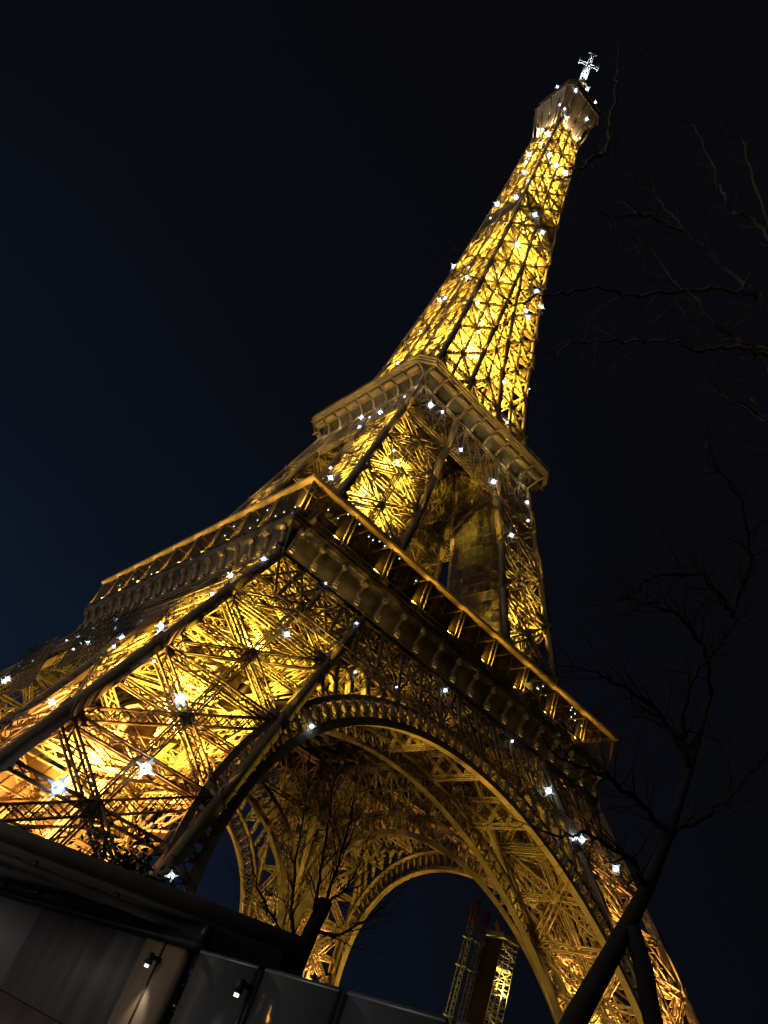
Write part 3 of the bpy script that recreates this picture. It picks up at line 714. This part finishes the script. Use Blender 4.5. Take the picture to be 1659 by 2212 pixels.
# ---- lamps that belong to the tower
SP = [(-8.4,-0.6,282.8),(-5.6,-7.9,274.4),(-1.9,-8.4,282.1),(3.0,-8.4,280.8),(-6.7,-4.2,267.4),(-5.5,-6.1,264.0),(-3.5,-5.6,261.7),(3.1,-7.2,270.3),(-5.7,3.8,262.0),(-5.7,1.3,259.0),(-5.7,2.6,256.4),(-6.0,-3.4,249.6),(-6.2,-2.3,244.7),(4.3,-5.6,261.5),(-6.2,1.8,242.3),(-6.5,1.0,236.4),(-4.4,-6.5,235.1),(-0.6,-6.5,234.9),(3.4,-6.5,236.5),(-6.8,-1.2,227.2),(-7.2,-5.9,216.7),(-7.7,-4.4,208.1),(-7.4,4.9,214.5),(-7.8,4.3,205.8),(-1.9,-7.9,203.8),(2.5,-8.0,200.8),(-8.9,9.6,184.5),(-9.6,-0.2,174.9),(-10.2,-2.5,168.1),(-10.5,5.6,164.3),(-10.6,2.4,162.3),(-9.6,-11.5,151.2),(-11.7,5.0,149.5),(-6.6,-12.2,143.1),(-4.1,-8.9,185.1),(6.4,-9.5,176.8),(9.3,-9.8,173.2),(4.9,-10.3,166.1),(6.1,-10.4,164.6),(-12.8,6.2,137.0),(4.1,-12.9,136.4),(12.1,-12.3,142.5),(7.6,-14.4,125.8),(-17.6,-14.1,109.2),(-20.4,-20.2,98.7),(-18.3,-9.0,106.6),(-18.0,-4.8,107.6),(-17.1,0.7,111.2),(-19.3,-5.6,103.1),(-13.6,-17.7,108.8),(-10.4,-17.4,110.1),(-19.6,-23.1,88.5),(-23.9,-12.5,85.1),(-24.9,-16.6,80.2),(-4.1,-18.8,104.7),(5.9,-18.8,104.8),(16.7,-17.8,108.6),(17.1,-19.2,103.4),(12.1,-21.4,95.0),(-26.9,-34.9,52.4),(-21.0,-36.0,49.9),(-36.7,-36.6,48.6),(-37.8,-32.4,46.4),(-41.0,-38.9,39.9),(-37.5,2.9,47.0),(-40.1,-8.9,41.7),(-37.2,13.5,47.7),(-40.0,0.6,42.0),(-41.5,-6.1,38.9),(-40.9,-0.2,40.2),(-38.2,14.9,45.7),(-37.7,22.6,46.6),(-42.0,-3.2,38.0),(-43.8,-27.7,34.4),(-45.2,-31.7,31.7),(-44.1,-38.6,33.8),(-45.5,-44.1,31.0),(-45.7,-47.3,27.3),(-31.7,-40.8,40.4),(-42.2,-48.3,25.4),(-50.7,-44.4,20.6),(-40.8,21.2,40.4),(-41.0,26.1,39.9),(-43.7,14.5,34.5),(-44.0,14.5,33.9),(-43.4,-51.9,18.1),(-49.5,-54.2,13.5),(-20.9,-39.9,42.2),(-13.5,-38.6,44.7),(-3.5,-35.8,50.4),(11.4,-35.7,50.7),(19.2,-37.5,46.9),(-26.8,-45.3,31.4),(23.8,-39.9,42.1),(25.8,-39.6,42.7),(34.2,-39.9,42.1)]
bl = MB(); bl.ball((0, 0, 0), 1.0, 8, 6); bld = bl.data('flash_lamp', BULB, True); gbs = []
for k_ in range(4):                                   # six glowing spikes added round each bulb, shaped as a starburst of glare
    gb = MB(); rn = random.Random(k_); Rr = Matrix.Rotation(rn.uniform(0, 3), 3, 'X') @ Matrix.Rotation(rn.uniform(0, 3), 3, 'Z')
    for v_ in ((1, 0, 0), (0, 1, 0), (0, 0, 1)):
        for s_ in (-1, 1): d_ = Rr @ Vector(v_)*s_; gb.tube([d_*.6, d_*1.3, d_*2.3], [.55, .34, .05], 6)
    gbs.append(gb.data('glint_spike', GLINT))
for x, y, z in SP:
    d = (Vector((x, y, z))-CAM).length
    o = link('flash_lamp', bld, tower, loc=(x, y, z)); link('glint_spike', gbs[int(abs(x*13+z*7)) % 4], o); s = (.22 + .30*min(1, max(0, (z-40)/220)))*(.5+.95*((x*7.3+z*3.1) % 1)**1.5); o.scale = (s, s, s)
    if (x, y, z) in ((-49.5,-54.2,13.5), (-43.4,-51.9,18.1), (23.8,-39.9,42.1), (25.8,-39.6,42.7), (34.2,-39.9,42.1), (19.2,-37.5,46.9), (-42.2,-48.3,25.4)): o.scale = (.42, .42, .42)

fx = MB(); fx.box((0, 0, -.28), (.75, .55, .35)); fx.bar((0, 0, -.9), (0, 0, -.4), .12); 
fxd = fx.data('floodlight', HOUSING)
ln = MB(); ln.box((0, 0, -.08), (.62, .42, .04)); lnd = ln.data('lens', FLOOD)
def flood(x, y, z, power, c=(1.0, 0.73, 0.085), soft=.35, fixture=True, aim=None, spread=150):
    if fixture:
        o = link('floodlight', fxd, tower, loc=(x, y, z)); link('lens', lnd, o)
    L = bpy.data.lights.new('flood_lamp', 'POINT' if aim is None else 'SPOT'); L.energy = power*3.0; L.color = c; L.shadow_soft_size = soft
    if aim is not None: L.spot_size = rad(spread); L.spot_blend = .6
    q = bpy.data.objects.new('flood_lamp', L); col.objects.link(q); q.parent = tower; q.location = (x, y, z+.25)
    if aim is not None: q.rotation_euler = (Vector(aim)-Vector((x, y, z+.25))).to_track_quat('-Z', 'Y').to_euler()
    return q
WARM = (1.0, 0.50, 0.12)
def axis(sx, sy, z): m_ = (A(z)+B(z))/2; return Vector((sx*m_, sy*m_, z))
GOLD = (1.0, 0.68, 0.075)
for sx, sy in ((-1, -1), (1, -1), (1, 1), (-1, 1)):
    near = sx < 0 and sy < 0; i = 0
    for z, p in ((7.8, 38000), (14.5, 30000), (22, 33000), (30, 29000), (38.5, 9000)) if near else ((8, 120000 if sy < 0 else 80000), (17, 70000 if sy < 0 else 62000)):
        i += 1; q = axis(sx, sy, z); o = (A(z)-B(z))*.1*(1 if i % 2 else -1); c = WARM if z < 10 else (1, .58, .10) if z < 18 else GOLD
        flood(q.x+o, q.y-o, z, p, c, .3, True, axis(sx, sy, z+20)+Vector((-o, o, 0)), 112 if near else 84)
    for z, p in ((58.8, 46000), (67, 38000), (77, 42000), (88, 28000)) if near else ((58.8, 42000), (70, 30000)) if sx < 0 else ((58.8, 90000), (69, 72000), (81, 52000)) if sy < 0 else ((58.8, 36000),):
        i += 1; q = axis(sx, sy, z); o = (A(z)-B(z))*.1*(1 if i % 2 else -1)
        flood(q.x+o, q.y-o, z, p, GOLD, .3, True, axis(sx, sy, z+20)+Vector((-o, o, 0)), 108 if near or sx > 0 and sy < 0 else 84)
    for z, p in ((117.2, 24000), (130.5, 25000)):
        q = axis(sx, sy, z); flood(q.x, q.y, z, p, GOLD, .3, True, axis(sx, sy, z+15), 120)
for i, z in enumerate((118.5, 133, 148, 163, 178, 204, 218, 231, 244)):
    t = i*2.4; x_, y_ = .9*math.cos(t), .9*math.sin(t)
    flood(x_, y_, z, 54000 if z < 165 else 46000 if z < 190 else 36000, GOLD, .3, True, (x_, y_, z+10), 150)
for s in (-1, 1):
    flood(s*(h1-1.2), -(h1-1.0), 192.2, 5000); flood(-(h1-1.0), s*(h1-1.2), 192.4, 5000)
for r in HALF:                                       # arches, from the feet of the legs
    Rm = Matrix.Rotation(r, 3, 'Z')
    for s in (-1, 1):
        p = Rm @ Vector((s*33, -37.0, 3.2)); t = Rm @ Vector((-s*21, -A(34)+.6, 34)); flood(p.x, p.y, p.z, 27000, (1.0, .68, .08), .4, True, t, 40)
    for x in (-34.6, -26.95, -19.3, -11.65, -4.0, 3.65, 11.35, 19.0, 26.95):    # a lamp at the foot of each canopy post
        p = Rm @ Vector((x-2.0, -35.32, 58.3)); t = Rm @ Vector((x, -35.05, 60.6))
        if r in (0, -math.pi/2): flood(p.x, p.y, p.z, 820, (1.0, .56, .06), .08, False, t, 84)
    if r in (0, -math.pi/2):                          # added strip lamps that brighten the frieze, stronger towards the near corner
        for xc, ln_, pw in ((0, 66, 85), (-27, 13, 110), (-18, 10, 35)):
            L = bpy.data.lights.new('frieze_fill', 'AREA'); L.shape = 'RECTANGLE'; L.size = ln_; L.size_y = .12; L.energy = pw; L.color = (1.0, .72, .26)
            q = bpy.data.objects.new('frieze_fill', L); col.objects.link(q); q.parent = tower
            xx = xc if r == 0 else -xc; q.matrix_local = Matrix.Rotation(r, 4, 'Z') @ Matrix.Translation((xx, -34.98, 52.62)) @ Matrix.Rotation(rad(188), 4, 'X')
    for x in (-20, 0, 20) if r in (0, -math.pi/2) else ():                            # second gallery, lit from the roofs of the first floor
        p = Rm @ Vector((x, -34.2, 64.6)); t = Rm @ Vector((x*.55, -20.6, 116.3)); flood(p.x, p.y, p.z, 11500, (1.0, .70, .18), .4, True, t, 34)
    for x in (-15, -9, -3, 3, 9, 15) if r in (0, -math.pi/2) else ():  # added fill lamps without fixtures, to brighten the cove
        p = Rm @ Vector((x, -17.6, 112.3)); flood(p.x, p.y, p.z, 22, (1.0, .80, .42), .1, False)
for s in (-1, 1): flood(s*3.5, -3.5*s, 259.5, 2500, (1, .7, .3), .3)
for q in ((-2.5, -6.3), (2.5, -6.3), (-6.3, -2.5), (-6.3, 2.5), (6.3, -2.5), (2.5, 6.3)): flood(q[0], q[1], 256.8, 1300, (1, .76, .38), .3, False, (q[0]*1.15, q[1]*1.15, 270), 110)
flood(-3.5, -5, 304, 4500, (.75, .88, 1.0), .3, False, (0, 0, 312), 90); flood(1.5, -4, 290, 1500, (1, .85, .3), .3, False)

for p in ((-40.57, -58.6, 11.3),): o = link('flash_lamp', bld, tower, loc=p); link('glint_spike', gbs[0], o); o.scale = (.22, .22, .22)

# ------------------------------------------------------------------ works hoist and scaffold under the far arch
def mast(p, h, label):
    t = thing('hoist_mast', label, 'hoist mast', (p.x, p.y, GZ), 'works hoist masts beyond the arch')
    m = MB(); m.truss((0, 0, 0), (0, 0, h-4.2), .95, .95, (0, 1, 0), 1.2, .14, .1); m.build('mast', GALV, t)
    m = MB(); m.truss((0, 0, h-4.2), (0, 0, h), .95, .95, (0, 1, 0), 1.0, .2, .15); m.box((0, 0, h), (1.2, 1.2, .16)); m.build('red_top', REDP, t)
    for z in (10, 19, 27.5, 32.5):
        if z < h-5: m = MB(); m.bar((-1.5, 0, z), (1.5, 0, z), .22, .3); m.bar((0, -1.3, z+.1), (0, 1.3, z+.1), .18, .2); m.build('wall_tie', GALV, t)
mast(polar(45.7, 171), 39.6, 'lattice hoist mast with red top beyond the arch, the taller one standing apart')
mast(polar(46.5, 172), 38.4, 'lattice hoist mast with red top beside the lit scaffold tower')
c = polar(47.8, 175)
t = thing('scaffold_tower', 'square scaffold tower lit yellow inside, net on one side, under the far arch', 'scaffold tower', (c.x, c.y, GZ))
m = MB(); w = 2.35
for x in np.linspace(-w, w, 4):
    for y in np.linspace(-w, w, 4):
        if abs(x) > 2 or abs(y) > 2: m.bar((x, y, 0), (x, y, 35), .1, .1, (0, 1, 0))
for z in np.arange(0, 35.1, 2.0):
    for s in (-w, w):
        m.bar((-w, s, z), (w, s, z), .1); m.bar((s, -w, z), (s, w, z), .1); m.bar((-w, s, z+1), (w, s, z+1), .06); m.bar((s, -w, z+1), (s, w, z+1), .06)
        d = 1 if int(z/2) % 2 else -1
        if z < 34: m.bar((-w*d, s, z), (w*d, s, z+2), .09); m.bar((s, -w*d, z), (s, w*d, z+2), .09)
m.build('scaffold', GALV, t)
m = MB()
for z in np.arange(2, 35, 4.0): m.box((.6, .3, z), (2.6, 3.6, .1)); m.bar((-1.2, -1.6, z), (-1.2, 1.6, z+4), .9, .1, (1, 0, 0))
m.build('walk_boards', WOOD, t)
m = MB(); m.box((-w-.12, 0, 17.3), (.06, 2*w+.1, 34.6)); m.build('side_net', NETD, t)
m = MB(); ring(m, [(w+.2, 35.0), (w+.2, 35.8), (.6, 36.6)], 0); m.quad((-w-.2, -w-.2, 35), (-w-.2, w+.2, 35), (w+.2, w+.2, 35), (w+.2, -w-.2, 35)); m.build('cap', GALV, t)
m = MB(); m.box((0, 0, 3.2), (.5, .5, .3)); q = m.build('scaffold_fill_lamp', FLOOD, t)  # lamp and lights added inside to brighten the scaffold, for the tower's glow
for z, p in ((3.8, 15000), (14.5, 12000), (26.5, 12000)):
    L = bpy.data.lights.new('scaffold_fill', 'POINT'); L.energy = p; L.color = (1, .66, .12); L.shadow_soft_size = .3
    q = bpy.data.objects.new('scaffold_fill', L); col.objects.link(q); q.parent = t; q.location = (0, -.9, z)

# ------------------------------------------------------------------ kiosk and glass fence in the foreground
K = thing('kiosk', 'low dark kiosk with slanted flat roof, big wall panels and a lit brown pilaster', 'kiosk', (CAM.x, CAM.y, GZ))
E0 = CAM.z-GZ                                         # eye height above the ground
def kb(name, m, x0, x1, y0, y1, z0, z1, bev=0):
    q = MB(); q.box(((x0+x1)/2, (y0+y1)/2, (z0+z1)/2), (x1-x0, y1-y0, z1-z0)); return q.build(name, m, K)
m = MB(); m.prism([(5.12, 9.0, 0), (9.5, 16.6, 0), (9.5, 24, 0), (5.12, 24, 0)], (0, 0, E0+.64)); m.build('body', FRAME, K)
kb('plinth', ROOFM, 4.94, 5.11, 8.9, 24.0, 0, E0-.47)
for y0, y1, mm in ((13.72, 17.9, PANEL2), (9.95, 13.69, PANEL), (17.93, 21.5, PANEL)): kb('wall_panel', mm, 5.0, 5.11, y0, y1, E0-.46, E0+.66)
pi = kb('pilaster', WOOD, 4.96, 5.11, 8.95, 9.92, 0, E0+.66); kb('pilaster_joint', FRAME, 4.945, 4.958, 9.40, 9.43, 0, E0+.66)
kb('top_rail', FRAME, 4.90, 5.2, 8.7, 24.0, E0+.665, E0+.75)
kb('clerestory', GLASS, 5.02, 5.06, 8.75, 24, E0+.755, E0+.96)
for y in (8.8, 10.6, 12.4, 14.2, 16.0): kb('mullion', FRAME, 4.98, 5.10, y-.06, y+.06, E0+.752, E0+.958)
rp0 = [(5.75, 7.85), (1.9, 12.15), (-.6, 15.0), (3.0, 26), (10, 26), (10, 13.9)]
m = MB(); m.prism([(x, y, E0+.985) for x, y in rp0], (0, 0, .18)); m.build('roof', ROOFM, K)
m = MB(); m.prism([(x, y, E0+.962) for x, y in [(5.62, 8.1), (2.0, 12.25), (-.4, 15.0), (3.1, 25.8), (9.8, 25.8), (9.8, 14.0)]], (0, 0, .02)); m.build('soffit', SOFFIT, K)
dv = Vector((2.0-5.62, 12.25-8.1, 0)).normalized(); nv = Vector((-dv.y, dv.x, 0))*-1
for off, a, b, r in ((.45, .9, 9, .055), (.85, 2.6, 9, .045), (1.15, 4.2, 5.8, .05), (1.2, 6.2, 8.5, .05)):
    m = MB(); p = Vector((5.62, 8.1, E0+.86)) + nv*off; m.tube([p+dv*a, p+dv*b], r, 10)
    n_ = int((b-a)/1.2)
    for i in range(n_+1): q = p+dv*(a+.2+i*1.2); m.bar(q, q+Vector((0, 0, .11)), .05)
    m.build('pipe', GALV, K, True)
def wall_lamp(par, x, y, z, power):
    m = MB(); m.tube([(x-.13, y, z), (x-.13, y, z+.12)], [.05, .035], 10); m.box((x-.06, y, z+.08), (.12, .05, .05)); o = m.build('wall_lamp', HOUSING, par)
    m = MB(); m.tube([(x-.13, y, z-.035), (x-.13, y, z-.005)], .024, 10); m.build('lens', LENS, o)
    L = bpy.data.lights.new('wall_light', 'SPOT'); L.energy = power; L.color = (1, .93, .78); L.spot_size = rad(75); L.spot_blend = .8; L.shadow_soft_size = .04
    q = bpy.data.objects.new('wall_light', L); col.objects.link(q); q.parent = o; q.location = (x-.17, y, z-.08); q.rotation_euler = (0, rad(-14), 0)
LENS = emit('lamp_lens', (1, .95, .85), 1.6); LENS.cycles.emission_sampling = 'NONE'
wall_lamp(K, 4.96, 9.38, E0+.40, 5.0)
Fc = thing('glass_fence', 'tall clear glass fence with slim dark posts beside the kiosk', 'fence', (CAM.x, CAM.y, GZ))
ys = [8.72, 7.42, 6.12, 4.82, 3.52, 2.22, .92]
for y0, y1 in zip(ys[:-1], ys[1:]):
    m = MB(); m.box((5.0, (y0+y1)/2, (E0+.70)/2+.05), (.03, y0-y1-.13, E0+.60)); m.build('glass_panel', GLASS, Fc)
    m = MB(); m.box((5.0, (y0+y1)/2, E0+.672), (.045, y0-y1-.13, .02)); m.build('top_rail', GALV, Fc)
for y in ys[1:]:
    m = MB()
    for s in (-.045, .045): m.box((5.0, y+s, (E0+.66)/2), (.10, .035, E0+.66))
    m.box((5.0, y, .06), (.3, .3, .12)); m.build('post', FRAME, Fc)
wall_lamp(Fc, 4.95, 7.42, E0+.41, 2.6)

# ------------------------------------------------------------------ trees
def grow(m, rng, p, d, r, L, depth, spread, upb, leaf=None):
    """one twig with its side twigs"""
    n = max(3, int(L/.16)); pts = [p.copy()]; rs = [r]; q = p.copy(); dd = d.normalized()
    for i in range(n):
        dd = (dd + Vector((rng.gauss(0, .16), rng.gauss(0, .16), rng.gauss(0, .16)+upb))).normalized()
        q = q + dd*(L/n); pts.append(q.copy()); rs.append(max(.0022, r*(1-.8*(i+1)/n)))
        if depth > 0 and rng.random() < .62 and i > 0:
            ax = dd.orthogonal().normalized(); ax = Matrix.Rotation(rng.uniform(0, 6.28), 3, dd) @ ax
            grow(m, rng, q, dd*math.cos(spread)+ax*math.sin(spread), r*.5, L*rng.uniform(.35, .62), depth-1, spread, upb)
    m.tube(pts, rs, 4 if r < .02 else 6, cap=False)
def bare_tree(name, label, trunks, limbs, seed, dens, tw, depth, group, spread=.75, upb=.02, leaves=(), bark=None):
    bark = bark or BARK
    rng = random.Random(seed); b = Vector(trunks[0][0][0]); t = thing(name, label, 'tree', b, group)
    m = MB()
    for pts, r0, r1 in trunks: n = len(pts); m.tube([Vector(p)-b for p in pts], [r0+(r1-r0)*i/(n-1) for i in range(n)], 12)
    m.build('trunk', bark, t, True)
    m = MB()
    for pts, r0, r1 in limbs:
        P = [Vector(p)-b for p in pts]; Q = []
        for i in range(len(P)-1):
            for k in range(6): Q.append(lin(P[i], P[i+1], k/6) + Vector((rng.gauss(0, .018), rng.gauss(0, .018), rng.gauss(0, .018))))
        Q.append(P[-1]); n = len(Q); R = [r0+(r1-r0)*i/(n-1) for i in range(n)]; m.tube(Q, R, 6)
        for i in range(2, n):
            for _ in range(dens):
                if rng.random() < .55:
                    d = (Q[i]-Q[i-1]).normalized(); ax = Matrix.Rotation(rng.uniform(0, 6.28), 3, d) @ d.orthogonal().normalized()
                    grow(m, rng, Q[i], d*math.cos(spread)+ax*math.sin(spread), max(.004, R[i]*.42), tw*rng.uniform(.5, 1.2), depth, spread, upb)
        grow(m, rng, Q[-1], (Q[-1]-Q[-3]), r1, tw, depth, spread, upb)
    m.build('branches', bark, t, True)
    for p, sz in leaves:
        p = Vector(p)-b; m = MB(); a = rng.uniform(0, 3)
        u = Vector((math.cos(a), math.sin(a), .5)).normalized()*sz; v = Vector((-math.sin(a), math.cos(a), -.8)).normalized()*sz*.7; w_ = u.cross(v).normalized()*sz*.25
        m.prism([p-u, p-u*.2-v+w_, p+u*.6-v*.6, p+u, p+u*.5+v*.7+w_, p-u*.3+v], w_*.12); m.build('dry_leaf', DRYLEAF, t)
    return t
TA = [((-59.62, -107.0, 2.0), (-59.5, -107.2, 3.4), (-59.33, -107.43, 4.56), (-59.19, -107.62, 5.34), (-59.02, -107.84, 6.11), (-58.84, -108.02, 6.86), (-58.69, -108.15, 7.67), (-58.52, -108.24, 8.66), (-58.35, -108.33, 9.92), (-58.16, -108.44, 11.44))]
FA = [(-57.9, -108.6, 2.0), (-58.37, -108.28, 5.01), (-58.59, -108.12, 5.61), (-58.75, -108.07, 6.0), (-58.95, -107.95, 6.4)]
LA = [[(-58.52,-108.24,8.66),(-58.97,-108.09,9.14),(-59.54,-107.98,9.26),(-60.06,-107.8,9.24),(-60.51,-107.58,9.18)],
 [(-58.69,-108.15,7.67),(-59.14,-108.02,7.83),(-59.69,-107.95,7.89),(-60.07,-107.78,7.89),(-60.45,-107.64,7.83)],
 [(-58.35,-108.33,9.92),(-58.77,-108.4,10.45),(-59.39,-108.36,10.63),(-59.95,-108.26,10.51),(-60.35,-108.07,10.04)],
 [(-58.16,-108.44,11.44),(-58.93,-108.71,11.2),(-59.72,-108.78,11.07),(-60.17,-108.65,10.77),(-60.52,-108.5,10.43),(-60.7,-108.44,10.04)],
 [(-58.16,-108.44,11.44),(-58.58,-108.92,12.21),(-59.21,-109.03,12.84),(-59.79,-108.85,13.23),(-60.02,-108.86,13.54)],
 [(-58.69,-108.15,7.67),(-58.37,-108.48,8.07),(-58.01,-108.7,8.64),(-57.69,-108.89,9.35)],
 [(-58.52,-108.24,8.66),(-58.79,-108.18,9.23),(-58.93,-108.34,9.81),(-58.81,-108.71,10.45),(-58.65,-108.99,11.25)],
 [(-58.84,-108.02,6.86),(-59.23,-108.07,7.07),(-59.64,-108.01,7.06),(-60.0,-107.87,7.07),(-60.31,-107.8,6.87)]]
bare_tree('bare_tree', 'bare tree with thick leaning trunk and forked second stem before the right leg', [(TA[0][:-1], .20, .03), (FA, .12, .11)], [(q, .045, .012) for q in LA], 5, 2, .75, 2, 'bare winter trees', bark=BARKD,
          leaves=[((-59.94,-108.8,13.48), .09), ((-59.93,-108.82,12.93), .08)])
TB = [(-61.2, -112.7, 2.0), (-61.5, -112.5, 5.0), (-61.77,-112.36,7.49),(-62.02,-112.21,8.45),(-62.31,-112.0,9.64),(-62.65,-111.72,10.79),(-62.95,-111.56,11.4)]
LB = [[(-62.95,-111.56,11.4),(-63.15,-111.4,11.65),(-63.36,-111.24,11.82),(-63.63,-111.03,12.2),(-63.92,-110.82,12.53),(-64.25,-110.6,12.95),(-64.6,-110.4,13.18),(-64.94,-110.25,13.38)],
 [(-62.65,-111.72,10.79),(-62.98,-111.5,10.86),(-63.24,-111.24,10.94),(-63.49,-111.06,11.06),(-63.8,-110.81,11.54),(-64.25,-110.59,11.98),(-64.6,-110.4,12.13)],
 [(-62.65,-111.72,10.79),(-62.98,-111.51,10.75),(-63.35,-111.26,10.7),(-63.65,-111.0,10.49),(-63.93,-110.81,10.46),(-64.26,-110.58,10.24),(-64.61,-110.39,9.91),(-64.9,-110.28,9.49)],
 [(-64.94,-110.25,13.38),(-65.0,-110.2,14.2),(-65.09,-110.2,14.98),(-65.2,-110.18,15.67)],
 [(-63.92,-110.82,12.53),(-64.29,-110.56,12.52),(-64.62,-110.38,12.27),(-64.95,-110.24,11.99)],
 [(-63.17,-111.36,11.7),(-63.46,-111.09,11.69),(-63.8,-110.81,11.5),(-64.14,-110.57,11.14),(-64.66,-110.34,10.84),(-65.02,-110.19,10.37),(-65.3,-110.11,9.97),(-65.58,-109.94,10.11)],
 [(-62.31,-112.0,9.64),(-62.67,-111.66,9.71),(-62.91,-111.42,9.96),(-63.1,-111.28,10.01),(-63.31,-111.15,10.09)],
 [(-62.95,-111.56,11.4),(-63.07,-111.54,12.39),(-63.4,-111.37,13.5),(-63.64,-111.18,14.73),(-63.88,-111.03,14.66)],
 [(-63.07,-111.54,12.39),(-63.3,-111.35,13.04),(-63.59,-111.09,13.2),(-63.78,-111.0,13.78),(-64.09,-110.77,14.89)],
 [(-64.94,-110.25,13.38),(-65.1,-110.19,12.97),(-65.21,-110.17,12.54),(-65.35,-110.08,12.27)]]
bare_tree('bare_tree', 'bare tree reaching in from the right with long thin brown branches against the sky', [(TB, .16, .05)], [(q, .028, .007) for q in LB], 8, 1, .5, 2, 'bare winter trees',
          leaves=[((-63.31,-111.33,10.5), .06), ((-63.06,-111.35,10.08), .07)])
TC = [(-53.72, -94.92, 2.0), (-53.75,-94.89,3.67),(-53.89,-94.78,4.84),(-53.93,-94.75,5.81),(-53.9,-94.78,6.75),(-53.81,-94.84,7.58)]
LC = [[(-53.9,-94.78,6.75),(-54.35,-94.95,7.93),(-54.68,-94.96,9.08),(-55.03,-94.96,10.28),(-55.28,-95.03,11.6)],
 [(-53.81,-94.84,7.58),(-54.09,-95.14,8.69),(-54.34,-95.33,9.78),(-54.71,-95.43,10.71)],
 [(-53.93,-94.75,5.81),(-54.6,-94.53,7.06),(-55.03,-94.48,8.25),(-55.38,-94.5,9.56),(-55.77,-94.36,10.78)],
 [(-53.81,-94.84,7.58),(-53.48,-94.84,7.83),(-53.22,-94.79,8.19),(-53.02,-94.69,8.86),(-52.89,-94.54,9.87)],
 [(-53.93,-94.75,5.81),(-54.74,-94.44,6.52),(-55.51,-94.18,7.03),(-56.09,-93.94,7.77)],
 [(-53.9,-94.78,6.75),(-53.2,-95.05,6.92),(-52.61,-95.27,7.53),(-52.06,-95.46,8.39)]]
bare_tree('bare_tree', 'bare pollarded tree behind the glass fence, thin twigs in front of the far leg', [(TC, .24, .2)], [(q, .05, .012) for q in LC], 21, 2, 1.5, 2, 'bare winter trees', .55, .05, bark=BARKD)

def leafy(name, label, base, h, rad_, n, seed, leafsz, group=None):
    rng = random.Random(seed); b = Vector(base); t = thing(name, label, 'shrub', b, group)
    m = MB(); m.tube([(0, 0, 0), (.05, .03, h*.5), (.1, -.05, h*.85)], [.09, .05, .02], 7)
    tips = []
    for _ in range(46):
        z0 = rng.uniform(.25, .8)*h; a = rng.uniform(0, 6.28); L = rad_*rng.uniform(.45, 1.05); el = rng.uniform(.1, 1.1)
        p0 = Vector((.05, 0, z0)); p1 = p0+Vector((math.cos(a)*L*math.cos(el), math.sin(a)*L*math.cos(el), L*math.sin(el)*.9)); mid = lin(p0, p1, .5)+Vector((rng.gauss(0, .08), rng.gauss(0, .08), .1))
        m.tube([p0, mid, p1], [.03, .018, .006], 5); tips += [lin(p0, mid, .7), mid, lin(mid, p1, .5), p1]
    m.build('stem', BARK, t, True)
    m = MB()
    for _ in range(n):
        p = rng.choice(tips)+Vector((rng.gauss(0, .17), rng.gauss(0, .17), rng.gauss(0, .17))); u = Vector((rng.gauss(0, 1), rng.gauss(0, 1), rng.gauss(0, .6))).normalized(); v = u.orthogonal().normalized(); v = Matrix.Rotation(rng.uniform(0, 6.28), 3, u) @ v
        z_ = leafsz*rng.uniform(.6, 1.3); w_ = u.cross(v)*z_*.15
        m.quad(p-u*z_, p+v*z_*.42+w_, p+u*z_, p-v*z_*.42+w_)
    m.build('foliage', LEAF, t)
leafy('leafy_shrub', 'dark leafy shrub rising behind the kiosk roof in front of the lit leg', polar(23.0, 20.5, GZ), 5.15, 1.5, 1500, 3, .11, 'evergreen shrubs')
leafy('leafy_shrub', 'smaller dark shrub behind the kiosk roof end, by a white lamp', polar(26.8, 21.5, GZ), 4.5, 1.3, 1300, 4, .11, 'evergreen shrubs')
leafy('leafy_shrub', 'dark green shrub seen through the glass fence next to the pilaster', polar(31.6, 15, GZ), 2.4, 1.1, 1500, 6, .09, 'evergreen shrubs')
leafy('leafy_shrub', 'dark green shrub seen through the glass fence beside the bare tree', polar(37.6, 17, GZ), 2.9, 1.2, 1700, 7, .09, 'evergreen shrubs')
